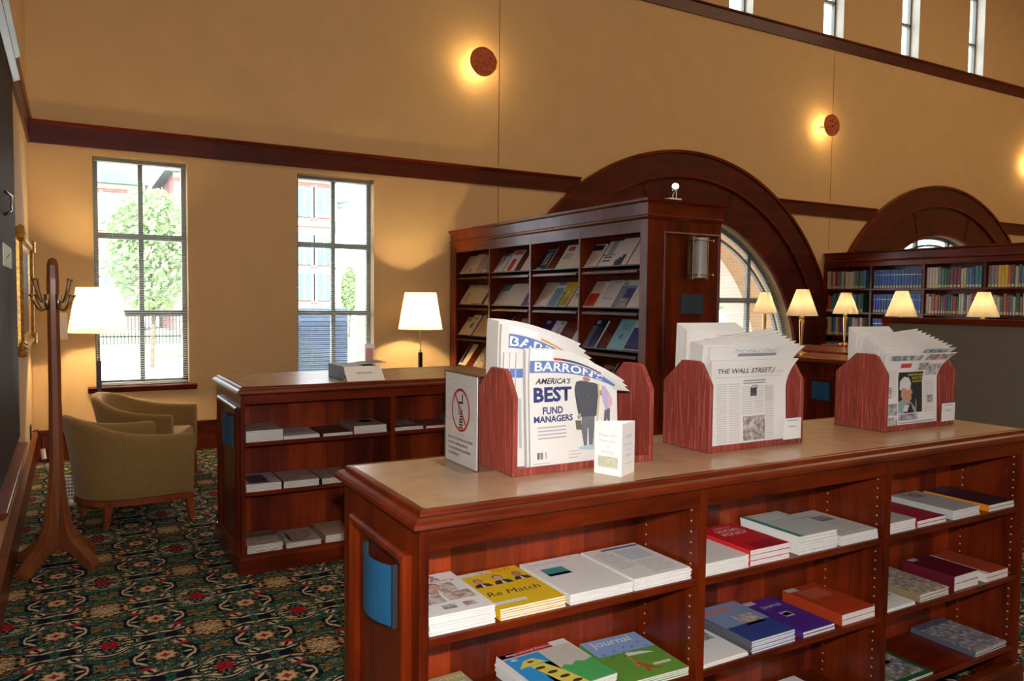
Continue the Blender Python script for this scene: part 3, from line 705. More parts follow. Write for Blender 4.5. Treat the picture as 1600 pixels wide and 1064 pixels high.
stack(2.18, 2.40, YS+.03, C, .006, 1, WH, [*lines(.1, .9, .1, .8, 12)], 'loose white sheets', 'lying on the bottom shelf of the second bay of the front counter', rest='loose sheets', l=.24)
D = .7685
stack(2.55, 2.715, YS, D, .040, 4, (.5, .52, .5), [], 'pale grey-green journal', 'leftmost on the third bay top shelf of the front counter', rest='pale grey-green journal')
stack(2.725, 2.905, YS, D, .026, 2, (.35, .015, .03), [(.1, .6, .8, .8, (.4, .03, .04))], 'dark red softcover journal', 'second on the third bay top shelf of the front counter', rest='dark red softcover journal')
stack(2.955, 3.135, YS, D, .036, 5, (.52, .53, .54), [(.25, .7, .75, .95, (.18, .14, .2), 0)], 'pale grey journal with dark plate', 'third on the third bay top shelf of the front counter', rest='pale grey journal with dark plate', l=.27)
stack(3.20, 3.385, YS, D, .028, 2, (.02, .02, .035), [(.2, .8, .7, .95, (.04, .05, .09))], 'black covered journal with orange spine', 'rightmost on the third bay top shelf of the front counter', spine=(.75, .25, .01), rest='black journal with orange spine')
stack(2.56, 2.73, YS, B, .012, 2, WH, [(.1, .3, .9, .9, (.05, .05, .07), 0)], 'white magazine with black photograph', 'leftmost on the third bay middle shelf of the front counter', rest='white magazine with black photograph')
stack(2.76, 2.945, YS, B, .030, 5, (.30, .22, .12), [(.0, .0, 1, 1, (.35, .25, .12), 0)], 'busy ochre and blue illustrated magazine', 'second on the third bay middle shelf of the front counter', rest='ochre and blue illustrated magazine')
stack(2.985, 3.15, YS+.004, B, .060, 2, (.12, .008, .022), [(.1, .85, .4, .97, (.5, .45, .4))], 'thick maroon bound journal on a pile', 'third on the third bay middle shelf of the front counter', rest='thick maroon journal', l=.22)
stack(3.20, 3.36, YS, B, .036, 2, (.42, .06, .03), [(.0, .0, .16, 1, (.78, .77, .75))], 'thick white journal with brick red stripe', 'rightmost on the third bay middle shelf of the front counter', spine=WH, rest='white journal with brick red stripe', l=.25)
stack(2.60, 2.86, YS, .1805, .012, 2, (.01, .09, .035), [(.05, .08, .92, .92, (.02, .018, .012), 0), (.1, .45, .7, .85, (.45, .35, .3), 0)], 'green framed magazine with a dark photograph', 'on the bottom shelf of the third bay of the front counter', rest='green framed magazine', rot=.0)
stack(3.145, 3.37, YS, .1805, .022, 4, (.10, .12, .16), [(.0, .0, 1, .85, (.12, .14, .2), 0)], 'dark blue-grey magazine of small photographs', 'on the bottom shelf at the right end of the front counter', rest='blue-grey magazine of photographs')
# second counter
YT = 4.588; A2, B2, C2 = .7665, .4755, .1125
LCW = 'of the counter beside the armchairs'
stack(.862, 1.072, YT, A2, .065, 8, (.33, .33, .35), [(0, 0, 1, .5, (.16, .08, .05), 0), (.1, .9, .5, .97, (.3, .05, .05))], 'thick pile of grey and brown magazines', 'at the left end of the top shelf '+LCW, rest='grey and brown magazine', l=.285)
stack(1.077, 1.29, YT, A2, .020, 3, (.5, .52, .55), [(.2, .4, .8, .85, (.38, .40, .45))], 'thin pile of pale blue-grey magazines', 'second on the top shelf '+LCW, rest='pale blue-grey magazine', l=.285)
stack(1.312, 1.495, YT, A2, .018, 2, (.055, .02, .02), [(.2, .7, .8, .85, (.12, .08, .09))], 'dark brown covered magazine', 'third on the top shelf '+LCW, spine=(.02, .03, .06), rest='dark brown magazine', l=.285)
stack(1.505, 1.716, YT, A2, .048, 7, (.30, .22, .19), [(.35, .4, .95, .9, (.28, .26, .10)), (.45, .5, .8, .8, (.38, .38, .42))], 'pile of magazines with an olive oval picture', 'fourth on the top shelf '+LCW, rest='magazine with olive oval', l=.285, fan=.005)
stack(1.772, 1.965, YT, A2, .022, 3, (.12, .07, .09), [(.5, .3, 1, 1, (.05, .08, .15), 0), (.0, .3, .5, .8, (.22, .06, .05), 0)], 'dark blue-red magazine', 'left in the second bay top shelf '+LCW, rest='dark blue and red magazine', l=.285)
stack(1.985, 2.18, YT, A2, .016, 2, (.20, .05, .04), [], 'dull red magazine', 'second in the second bay top shelf '+LCW, rest='dull red magazine', l=.285)
stack(2.21, 2.43, YT, A2, .050, 7, (.14, .20, .26), [(.1, .3, .9, .9, (.2, .25, .3), 0)], 'pile of blue-grey magazines', 'third in the second bay top shelf '+LCW, rest='blue-grey magazine in second bay', l=.285)
stack(.862, 1.062, YT, B2, .044, 6, (.45, .42, .38), [(.12, .1, .68, .85, (.03, .03, .09)), (.1, .0, .8, .1, (.35, .15, .08), 0)], 'pale magazine with navy picture', 'left end, middle shelf '+LCW, rest='pale magazine with navy picture', l=.285)
stack(1.075, 1.285, YT, B2, .040, 5, (.36, .34, .34), [(.05, .05, .5, .4, (.10, .02, .02), 0), (.5, .05, .95, .5, (.45, .25, .15), 0)], 'grey magazine with a tan and red photograph', 'second on the middle shelf '+LCW, rest='grey magazine with tan photograph', spine=(.06, .02, .02), l=.285)
stack(1.305, 1.50, YT, B2, .034, 5, (.09, .06, .05), [(0, .0, 1, 1, (.16, .12, .07), 0)], 'dark olive photographic magazine', 'third on the middle shelf '+LCW, rest='dark olive magazine', l=.285)
stack(.864, 1.068, YT, C2, .046, 6, (.16, .09, .06), [(0, .0, 1, .6, (.35, .22, .16), 0), (.05, .78, .9, .92, (.25, .27, .04))], 'brown magazine with olive heading', 'left end, bottom shelf '+LCW, rest='brown magazine with olive heading', l=.285)
stack(1.088, 1.298, YT, C2, .030, 5, (.40, .38, .30), [(.15, .1, .8, .7, (.13, .06, .03), 0), (.0, .0, .2, 1, (.12, .13, .13), 0)], 'cream magazine with a big brown animal picture', 'second on the bottom shelf '+LCW, rest='cream magazine with brown animal', l=.285)
stack(1.325, 1.50, YT, C2, .044, 3, (.50, .36, .25), [(.1, .75, .9, .9, (.42, .35, .3))], 'cream softcover journals with grey title', 'third on the bottom shelf '+LCW, rest='cream softcover journal', texts=[('TRADITION', .5, .82, .6, 'inkgrey')], l=.285)

# ------------------------------------------------------------------ tall periodical bookcase
BX0, BX1, BY0, BY1, BH = 4.03, 4.83, 4.88, 8.60, 2.435
bc = empty('display_bookcase', ((BX0+BX1)/2, (BY0+BY1)/2, 0), 'tall mahogany display bookcase of face-out periodicals running from the window wall', 'bookcase'); L = bc.location
bays = [(4.972, 5.825), (5.848, 6.695), (6.722, 7.57), (7.598, 8.44)]
sh = [1.905, 1.546, 1.183, .82, .46]
MB().box(BX0, BX1, BY0, BY0+.03, 0, 2.27).build('end_panel', M['wood_z'], bc, L)
MB().box(BX0, BX1, BY1-.03, BY1, 0, 2.27).build('end_panel', M['wood_z'], bc, L)
MB().box(BX0, BX0+.02, BY0+.03, bays[0][0], 0, 2.27).build('face_stile', M['wood_z'], bc, L)
MB().box(BX0, BX0+.02, bays[3][1], BY1-.03, 0, 2.27).build('face_stile', M['wood_z'], bc, L)
MB().box(BX0+.42, BX0+.44, BY0+.03, BY1-.03, .1, 2.27).build('back_panel', M['wood_z'], bc, L)
MB().box(BX1-.02, BX1, BY0+.03, BY1-.03, 0, 2.27).build('rear_panel', M['wood_z'], bc, L)
MB().box(BX0+.001, BX0+.02, bays[0][0], bays[3][1], 2.17, 2.27).build('apron', M['wood_y'], bc, L)
MB().box(BX0+.02, BX0+.42, BY0+.03, BY1-.03, 2.245, 2.268).build('top_board', M['wood_y'], bc, L)
MB().box(BX0+.001, BX0+.02, bays[0][0], bays[3][1], 0, .12).build('kick_board', M['wood_y'], bc, L)
cn = MB(); cn.sweep(BX0, BX1, BY0, BY1-.04, [(-.02, 2.27), (.004, 2.27), (.018, 2.285), (.022, 2.30), (.010, 2.308), (.014, 2.40), (.03, 2.415), (.034, 2.435), (-.02, 2.435)])
cn.box(BX0+.0, BX1-.0, BY0+.0, BY1-.04, 2.27, 2.434); cn.build('cornice', M['wood_x'], bc, L)
for i in range(3):
    d = MB().box(BX0-.001, BX0+.42, bays[i][1], bays[i+1][0], .1, 2.245)
    d.build('divider', M['wood_z'], bc, L)
    hl = MB()
    for k in range(44): hl.box(BX0+.030, BX0+.033, bays[i+1][0]-.0005, bays[i+1][0]+.0008, .4+k*.04-.0015, .4+k*.04+.0015)
    hl.build('pin_holes', M['pin'], bc, L)
for (a, b) in bays:
    for z in sh:
        m = MB(); y0, y1 = a+.003, b-.003
        m.box(BX0+.035, BX0+.40, y0, y1, z-.06, z-.036, 0)
        m.prism([(BX0+.045, z-.004), (BX0+.053, z-.010), (BX0+.225, z+.245), (BX0+.217, z+.251)], y0, y1, lambda p, q, h: (p, h, q), 0)
        m.box(BX0+.012, BX0+.052, y0, y1, z-.012, z-.003, 1); m.box(BX0+.012, BX0+.018, y0, y1, z-.012, z+.008, 1)
        if z > .5:
            m.box(BX0+.012, BX0+.034, y0+.05, y1-.01, z-.060, z-.042, 2)
        m.build('display_shelf', [M['wood_y'], M['black'], M['wood_y']], bc, L)
# recessed end panel facing the camera
pe = MB(); pe.sweep(4.215, 4.79, .14, 2.155, [(.022, BY0), (.022, BY0-.010), (.010, BY0-.016), (0, BY0-.008), (0, BY0)], XZ); pe.build('panel_frame', M['wood_z'], bc, L)
pq = MB(); n = 8; v = []; f = []
for i in range(n+1):
    t = i/n; x = 4.395+.243*t; h = BY0-.01-.018*(1-(2*t-1)**2); v += [(x, h, 1.506), (x, h, 1.668), (x, h+.004, 1.668), (x, h+.004, 1.506)]
for i in range(n):
    for k in range(4): f.append((i*4+k, i*4+(k+1) % 4, i*4+4+(k+1) % 4, i*4+4+k))
pq.add(v, f); pq.box(4.39, 4.396, BY0-.014, BY0, 1.503, 1.671).box(4.637, 4.643, BY0-.014, BY0, 1.503, 1.671)
p = pq.build('sign_plaque', M['bluegrey'], bc, L); p['label'] = 'dark blue curved sign plaque on the end panel'
sc = empty('wall_sconce', (4.53, BY0, 1.80), 'unlit frosted glass cylinder sconce with brass bars on the bookcase end', 'wall lamp'); L = sc.location
MB().lathe([(.055, 1.805), (.055, 2.135)], (4.53, BY0-.075, 0), 20).build('glass_cylinder', M['frost'], sc, L, smooth=False)
s = MB()
for x in (4.447, 4.462, 4.598, 4.613): s.tube([(x, BY0-.075, 1.795), (x, BY0-.075, 2.145)], .005, 8)
for z in (1.83, 2.11):
    s.tube([(4.447, BY0-.135, z), (4.613, BY0-.135, z)], .004, 8)
    for x in (4.45, 4.61): s.tube([(x, BY0-.140, z), (x, BY0-.0, z)], .004, 8); s.lathe([(.009, -.009), (.009, .009)], (x, BY0-.14, z), 10)
s.build('brass_bars', M['antique'], sc, L); MB().box(4.48, 4.58, BY0-.02, BY0, 1.80, 2.14).build('back_plate', M['antique'], sc, L)
cl = empty('spot_lamp', (4.34, 4.93, 2.4355), 'small white spot lamp with a round head standing on top of the display bookcase', 'lamp'); L = cl.location
MB().box(4.27, 4.40, 4.90, 4.985, 2.4357, 2.458).build('lamp_base', M['white'], cl, L, bevel=.004)
MB().tube([(4.375, 4.94, 2.457), (4.375, 4.94, 2.545)], .005).tube([(4.345, 4.94, 2.457), (4.335, 4.94, 2.485), (4.35, 4.94, 2.51)], .004).build('bracket', M['white'], cl, L)
h = MB(); h.lathe([(.008, -.03), (.028, -.012), (.033, .02), (.030, .026)], (0, 0, 0), 20)
hd = h.build('lamp_head', M['chrome'], cl, smooth=True); hd.location = (4.35-L.x, 4.93-L.y, 2.548-L.z); hd.rotation_euler = (math.radians(75), 0, math.radians(-35))
em = MB().lathe([(.027, .0262), (.001, .0268)], (0, 0, 0), 20).build('flash_glint_face', emit('flash_glint', (1, .97, .9), 9), hd)  # glow put on the lamp face to stand for the reflected flash

# face-out magazines
SLX, SLZ = .565, .825
def facing(row, ya, yb, ln, col, decor, lab, t=.007, spine=None, texts=()):
    zr = {1: 1.905, 2: 1.546, 3: 1.183, 4: .82, 5: .46}[row]; w = ya-yb
    o = magazine(w, ln, t, col, decor, spine)
    o.matrix_world = Matrix(((0, SLX, -SLZ, BX0+.0445-.003), (-1, 0, 0, ya), (0, SLZ, SLX, zr-.0005), (0, 0, 0, 1)))
    tag(o, lab, 'magazine', 'face-out periodicals in the display bookcase')
    for (s, u, v, tw, mat) in texts: text(s, tw*w, M[mat], o, frame_m((u*w, v*ln, t+.0006), (1, 0, 0), (0, 1, 0)), 'cover_title')
    return o
CR = (.62, .50, .36); PK = (.62, .56, .55)
R1, R2, R3, R4 = 'top row', 'second row', 'third row', 'fourth row'
FB, WB, CB_, NB = 'leftmost display bay', 'second display bay', 'third display bay', 'nearest display bay'
facing(1, 8.435, 8.235, .27, CR, [(.2, .1, .8, .6, (.5, .35, .25), 0), (.1, .0, .6, .12, (.7, .65, .5))], 'cream magazine with a group photo, %s, %s' % (R1, FB))
facing(1, 8.23, 8.05, .285, (.66, .50, .40), [(.1, .1, .5, .25, (.3, .2, .1))], 'pinkish leaflet sticking up, %s, %s' % (R1, FB))
facing(1, 8.045, 7.85, .27, (.20, .13, .10), [(0, 0, 1, 1, (.25, .18, .12), 0)], 'dark photographic magazine, %s, %s' % (R1, FB))
facing(1, 7.84, 7.605, .26, (.20, .22, .05), [(.0, .0, .3, .2, (.6, .5, .3)), (.4, .2, .9, .8, (.18, .25, .06), 0)], 'green magazine, %s, %s' % (R1, FB))
facing(1, 7.565, 7.38, .26, (.55, .55, .60), [(.0, .85, 1, 1, (.15, .2, .3)), (.3, .68, .55, .74, (.1, .1, .15))], 'pale grey leaflet with a dark curved line, %s, %s' % (R1, WB))
facing(1, 7.35, 7.12, .285, (.62, .60, .60), [(.1, .80, .95, .97, (.5, .06, .12)), (.3, .05, .7, .6, (.55, .02, .02)), (.0, .0, .3, .18, (.7, .65, .6))], 'white magazine with a woman in red, %s, %s' % (R1, WB))
facing(1, 6.98, 6.73, .24, (.60, .55, .56), [(.3, .5, .8, .8, (.3, .25, .4), 0)], 'white and violet magazine at the divider, %s, %s' % (R1, WB))
facing(1, 6.675, 6.48, .28, (.010, .018, .07), [(.3, .2, .8, .8, (.03, .06, .18), 0), (.1, .85, .9, .9, (.3, .35, .4)), (.0, .0, .5, .12, (.35, .38, .45), 0)], 'dark blue magazine with a shadowy face, %s, %s' % (R1, CB_))
facing(1, 6.31, 6.11, .285, (.60, .66, .63), [(.25, .75, .8, .93, (.55, .06, .10)), (.15, .4, .85, .66, (.5, .42, .08), 0)], 'pale green magazine with red title and yellow photo, %s, %s' % (R1, CB_))
facing(1, 6.10, 5.865, .27, (.66, .60, .58), [(.3, .1, .35, .14, (.1, .1, .1))], 'plain white journal against the divider, %s, %s' % (R1, CB_))
facing(1, 5.815, 5.645, .255, (.64, .58, .50), [(.0, .72, .85, .95, (.015, .025, .04)), *lines(.1, .8, .1, .6, 4, (.4, .36, .3))], 'cream journal with a black title block, %s, %s' % (R1, NB), .012)
facing(1, 5.61, 5.43, .275, (.66, .62, .60), [(.3, .45, .75, 1, (.28, .33, .42)), (.0, .42, 1, .46, (.06, .09, .2)), (.2, .32, .8, .38, (.04, .06, .16)), (.2, .18, .8, .24, (.04, .06, .16))], 'white journal with a slate blue column, %s, %s' % (R1, NB), .012)
facing(1, 5.42, 5.22, .29, (.66, .62, .60), [(.2, .0, .42, .22, (.03, .06, .16)), (.35, .0, .6, .30, (.03, .06, .16)), (.55, .0, .78, .40, (.03, .06, .16))], 'white journal with rising navy bars, %s, %s' % (R1, NB), .014)
facing(1, 5.185, 4.985, .275, (.66, .61, .60), [(.2, .15, .7, .17, (.4, .4, .4))], 'plain white journal by the right stile, %s, %s' % (R1, NB), .012)
facing(2, 8.435, 8.125, .28, (.64, .52, .36), [(.1, .85, .3, .97, (.3, .2, .12), 0), (.4, .87, .55, .97, (.2, .15, .1)), (.65, .87, .8, .97, (.2, .15, .1)), (.25, .15, .5, .62, (.4, .15, .08), 0), (.0, .0, .15, .15, (.5, .1, .05))], 'cream newsletter with small pictures, %s, %s' % (R2, FB))
facing(2, 8.09, 7.88, .27, (.62, .50, .34), [(.0, .82, 1, 1, (.3, .25, .12), 0), (.0, .0, 1, .06, (.4, .06, .02))], 'cream magazine edged in red, %s, %s' % (R2, FB), .016)
facing(2, 7.79, 7.605, .25, (.6, .5, .38), [(.2, .1, .8, .5, (.3, .2, .15), 0)], 'cream and brown magazine at the divider, %s, %s' % (R2, FB))
facing(2, 7.565, 7.375, .275, (.55, .50, .50), [(.0, .72, 1, 1, (.10, .26, .28)), (.0, .70, 1, .73, (.08, .12, .25))], 'pale leaflet with a teal top, %s, %s' % (R2, WB))
facing(2, 7.37, 6.965, .285, (.62, .55, .53), [*lines(.2, .5, .5, .7, 3), *lines(.6, .9, .1, .9, 9, (.55, .5, .5))], 'wide pinkish newsletter, %s, %s' % (R2, WB))
facing(2, 6.945, 6.73, .22, (.12, .07, .16), [(.4, .2, .9, .7, (.55, .42, .12), 0)], 'purple magazine with a yellow spot, %s, %s' % (R2, WB))
facing(2, 6.68, 6.47, .285, (.60, .56, .54), [(.1, .3, .9, .7, (.58, .48, .45))], 'white and pale pink journal, %s, %s' % (R2, CB_), .012)
facing(2, 6.46, 6.29, .285, (.62, .62, .64), [(.12, .0, .95, .75, (.13, .24, .38)), (.1, .88, .95, 1, (.15, .25, .5))], 'white journal with a steel blue panel, %s, %s' % (R2, CB_), .010)
facing(2, 6.28, 6.11, .285, (.55, .42, .05), [(.0, .0, .3, .6, (.08, .25, .04)), (.45, .05, .55, .4, (.1, .05, .02)), (.7, .05, .8, .4, (.1, .05, .02)), (.4, .55, .6, .65, (.7, .7, .6)), (.0, .75, 1, 1, (.5, .33, .01))], 'yellow magazine with a green corner, %s, %s' % (R2, CB_), .010)
facing(2, 6.08, 5.865, .26, (.62, .62, .62), [(.1, .45, .6, .6, (.1, .4, .4)), (.1, .35, .6, .44, (.7, .45, .05))], 'white magazine with teal and orange blocks, %s, %s' % (R2, CB_))
facing(2, 5.815, 5.64, .28, (.64, .60, .56), [(.05, .02, .9, .52, (.46, .04, .02)), *lines(.2, .9, .65, .95, 4, (.3, .3, .3))], 'white journal with an orange-red block, %s, %s' % (R2, NB), .014)
facing(2, 5.62, 5.415, .29, (.56, .56, .58), [(.15, .3, .9, .34, (.25, .27, .35)), *lines(.2, .8, .4, .55, 3), (.4, .9, .9, .94, (.35, .35, .4))], 'grey-white journal with a ruled title, %s, %s' % (R2, NB), .012)
facing(2, 5.395, 5.195, .29, (.20, .22, .34), [(.0, .8, 1, 1, (.50, .62, .60)), (.05, .82, .3, .96, (.05, .35, .32)), (.4, .1, 1, .7, (.05, .06, .2)), (.3, .0, .9, .35, (.35, .28, .2), 0)], 'navy magazine with a domed building, %s, %s' % (R2, NB))
facing(2, 5.185, 4.985, .27, (.62, .62, .63), [(.5, .7, .9, .72, (.4, .4, .4))], 'plain white magazine by the right stile, %s, %s' % (R2, NB))
facing(3, 8.435, 8.30, .25, (.62, .50, .30), [(.1, .78, .95, .95, (.30, .28, .06))], 'narrow cream leaflet with an olive title, %s, %s' % (R3, FB), .010)
facing(3, 8.29, 8.12, .28, (.60, .52, .34), [(.3, .8, .8, .86, (.05, .25, .12)), (.25, .35, .7, .6, (.04, .28, .15))], 'cream journal with green lettering, %s, %s' % (R3, FB), .018)
facing(3, 8.07, 7.68, .29, (.62, .47, .27), [(.2, .85, .6, .97, (.18, .12, .08)), *lines(.1, .9, .2, .75, 5, (.5, .38, .22))], 'wide tan newsletter, %s, %s' % (R3, FB))
facing(3, 7.565, 7.365, .29, (.018, .012, .010), [(.2, .3, .6, .8, (.12, .10, .09), 0), (.0, .0, .6, .2, (.3, .15, .06), 0), (.4, .82, 1, .92, (.05, .15, .02))], 'black magazine with faint photographs, %s, %s' % (R3, WB))
facing(3, 7.15, 6.935, .27, (.36, .33, .32), [(.05, .12, .95, .6, (.22, .18, .16), 0)], 'grey magazine with a sepia view, %s, %s' % (R3, WB), .010)
facing(3, 6.92, 6.73, .2, (.56, .46, .45), [], 'pale pink leaflet against the divider, %s, %s' % (R3, WB))
facing(3, 6.685, 6.475, .27, (.035, .02, .15), [(.2, .82, .6, .95, (.4, .4, .5)), *lines(.3, .8, .2, .7, 6, (.12, .06, .2))], 'dark violet journal with a logo, %s, %s' % (R3, CB_), .012)
facing(3, 6.465, 6.30, .26, (.55, .55, .60), [(.6, .85, .95, .98, (.1, .35, .4)), (.6, .1, .8, .7, (.3, .32, .4))], 'white journal with a grey swoosh, %s, %s' % (R3, CB_), .014)
facing(3, 6.05, 5.865, .2, (.58, .55, .56), [(.4, .2, .5, .3, (.2, .2, .4))], 'small white leaflet against the divider, %s, %s' % (R3, CB_))
facing(3, 5.815, 5.625, .29, (.012, .03, .09), [(.0, .0, .42, .78, (.16, .22, .32)), (.15, .85, .45, .98, (.5, .52, .55)), *lines(.5, .9, .2, .75, 6, (.08, .12, .2))], 'navy and steel blue journal, %s, %s' % (R3, NB), .018)
facing(3, 5.45, 5.235, .31, (.22, .48, .56), [*lines(.3, .8, .62, .86, 4, (.05, .15, .2)), (.42, .35, .62, .5, (.08, .2, .25))], 'light blue journal with a round crest, %s, %s' % (R3, NB), .016)
facing(3, 5.22, 4.985, .28, (.018, .03, .17), [(.0, .82, 1, 1, (.55, .56, .6)), *lines(.1, .9, .2, .75, 7, (.06, .08, .28)), (.0, .02, 1, .06, (.4, .42, .5))], 'royal blue journal with a white top, %s, %s' % (R3, NB), .014)
facing(4, 8.435, 8.24, .3, (.64, .52, .34), [(.05, .1, .42, .98, (.03, .02, .07))], 'cream journal with a navy stripe, %s, %s' % (R4, FB))
facing(4, 8.05, 7.84, .28, (.22, .18, .05), [(0, 0, 1, .85, (.28, .24, .10), 0), (.0, .86, 1, .93, (.62, .55, .38))], 'olive patterned magazine, %s, %s' % (R4, FB))
facing(4, 7.83, 7.605, .2, (.60, .22, .06), [(.3, .2, .8, .8, (.6, .3, .12), 0)], 'orange magazine against the divider, %s, %s' % (R4, FB))
facing(4, 7.565, 7.34, .28, (.015, .15, .03), [(.5, .0, .9, .4, (.45, .36, .03)), (.0, .76, 1, .78, (.3, .5, .3))], 'green magazine with a yellow stripe, %s, %s' % (R4, WB), .010)
facing(4, 7.2, 6.98, .27, (.5, .3, .25), [(.2, .2, .8, .8, (.4, .2, .15), 0)], 'salmon magazine half hidden behind the newspapers, %s, %s' % (R4, WB))
facing(4, 5.70, 5.49, .28, (.03, .03, .03), [(.1, .1, .9, .5, (.25, .2, .08), 0), (.2, .75, .9, .88, (.5, .12, .05))], 'black magazine with orange title, %s, %s' % (R4, NB))
facing(4, 5.40, 5.14, .28, (.02, .03, .02), [(.1, .1, .9, .7, (.06, .25, .05), 0), (.3, .8, .95, .92, (.6, .6, .55))], 'dark green magazine behind the rack, %s, %s' % (R4, NB))
facing(5, 5.30, 5.03, .28, (.5, .5, .54), [(.7, .0, 1, 1, (.08, .07, .25)), (.1, .4, .6, .8, (.3, .35, .5), 0)], 'white and blue magazine low down by the end panel, fifth row, ' + NB)
# empty slots keep a small label frame
lf = [(1, 6.86), (1, 7.04), (1, 6.40), (3, 7.27), (3, 6.20), (3, 5.54), (4, 8.16)]
for row, yc in lf:
    zr = {1: 1.905, 3: 1.183, 4: .82}[row]; mm = MB(); P = lambda a, b: (BX0+.045+SLX*b-.0015, yc-a, zr+SLZ*b)
    for a0, a1, b0, b1 in ((-.04, .04, .09, .092), (-.04, .04, .15, .152), (-.04, -.038, .09, .15), (.038, .04, .09, .15)):
        mm.quad([P(a0, b0), P(a1, b0), P(a1, b1), P(a0, b1)])
    mm.build('label_frame', M['inkgrey'], bc, bc.location)

# ------------------------------------------------------------------ newspaper racks
def rack(label, x0, x1):
    e = empty('newspaper_rack', ((x0+x1)/2, 2.03, TOP), label, 'newspaper rack', 'newspaper racks on the front counter'); L = e.location
    ya, yb = 1.912, 2.15; t = .017
    poly = [(ya, TOP+.0005), (yb, TOP+.0005), (yb, 1.318), (2.055, 1.40), (1.975, 1.40), (1.958, 1.392), (ya+.002, 1.325), (ya, 1.318)]
    for x in (x0, x1-t): MB().prism(poly, x, x+t, YZ).build('side_board', M['holder'], e, L, bevel=.004, seg=3)
    MB().box(x0+t, x1-t, ya+.012, yb-.012, TOP+.001, TOP+.012).build('bottom_board', M['holder'], e, L)
    MB().box(x0+t, x1-t, ya+.004, ya+.012, TOP+.001, TOP+.022).build('front_rail', M['holder'], e, L)
    MB().box(x0+t, x1-t, yb-.009, yb-.003, TOP+.012, TOP+.21).build('back_board', M['holder'], e, L)
    return e
K1 = rack('reddish wooden newspaper rack nearest the no-phones sign, holding the blue-headed weeklies', 1.098, 1.62)
K2 = rack('reddish wooden newspaper rack in the middle of the counter', 1.86, 2.325)
K3 = rack('reddish wooden newspaper rack farthest to the right on the counter', 2.805, 3.275)

def newspaper(x0, w, y, h, t, decor, label, cat='newspaper', group=None, lean=.02, droop=0, flare=.03, curl=.0, texts=(), zb=TOP+.0125, skew=0, foldl=.0, dp=2.0):
    """standing folded paper; u across, v up; drooping to the right where it is not held"""
    def P(u, v, d):
        f = max(0, v-.62)/.38
        z = zb+v*h - droop*f*abs(u)**dp - foldl*f*(1-u)
        x = x0+u*w + flare*f*f*(u*1.2-.15) + skew*v
        yy = y + lean*v - curl*f*f*(.35+u*.65) + d + .002*math.sin(u*9+x0*40)
        return (x, yy, z)
    mb = MB(); nu, nv = 14, 18
    for d, sgn in ((0, 0), (t, 1)):
        vs = [P(i/nu, j/nv, d) for j in range(nv+1) for i in range(nu+1)]
        mb.add(vs, [(j*(nu+1)+i, j*(nu+1)+i+1, (j+1)*(nu+1)+i+1, (j+1)*(nu+1)+i) for j in range(nv) for i in range(nu)], 0, (.72, .71, .68, 1))
    rim = [(i/nu, 0) for i in range(nu)]+[(1, j/nv) for j in range(nv)]+[(1-i/nu, 1) for i in range(nu)]+[(0, 1-j/nv) for j in range(nv)]
    nR = len(rim); vs = [P(u, v, 0) for u, v in rim]+[P(u, v, t) for u, v in rim]
    mb.add(vs, [(i, (i+1) % nR, nR+(i+1) % nR, nR+i) for i in range(nR)], 0, (.66, .65, .63, 1))
    for qi, q in enumerate(decor):
        if q[0] == 'p':
            mb.add([P(u, v, -.0016-.00012*qi/10) for u, v in q[1]], [tuple(range(len(q[1])))], 0, (*q[2], 1)); continue
        u0, v0, u1, v1, cc = q[:5]; a = q[5] if len(q) > 5 else 1
        k = max(1, int((u1-u0)*14)); kv = max(1, int((v1-v0)*18)); g = lambda i, j: P(u0+(u1-u0)*i/k, v0+(v1-v0)*j/kv, -.0012)
        vs = [g(i, j) for j in range(kv+1) for i in range(k+1)]
        mb.add(vs, [(j*(k+1)+i, j*(k+1)+i+1, (j+1)*(k+1)+i+1, (j+1)*(k+1)+i) for j in range(kv) for i in range(k)], 0, (*cc, a))
    o = mb.build('newspaper', [M['newsprint']], colors=True)
    tag(o, label, cat, group)
    for tx in texts:
        s, u, v, tw, mat = tx[:5]; sh_ = tx[5] if len(tx) > 5 else 0
        hh = tx[6] if len(tx) > 6 else None
        to = text(s, tw*w, M[mat], o, Matrix.Identity(4), 'headline', shear=sh_, height=hh, bold=tx[7] if len(tx) > 7 else 0)
        for vv in to.data.vertices:     # wrap the lettering on the bent sheet
            uu, v_ = u+vv.co.x/w, v+vv.co.y/h; vv.co = Vector(P(uu, v_, -.0018))
    return o
def cols(us, v0, v1, rows, c=(.55, .54, .52)):
    r = []
    for (a, b) in us:
        dv = (v1-v0)/rows
        for i in range(rows):
            r.append((a, v0+i*dv, b, v0+i*dv+dv*.45, c, 1))
    return r
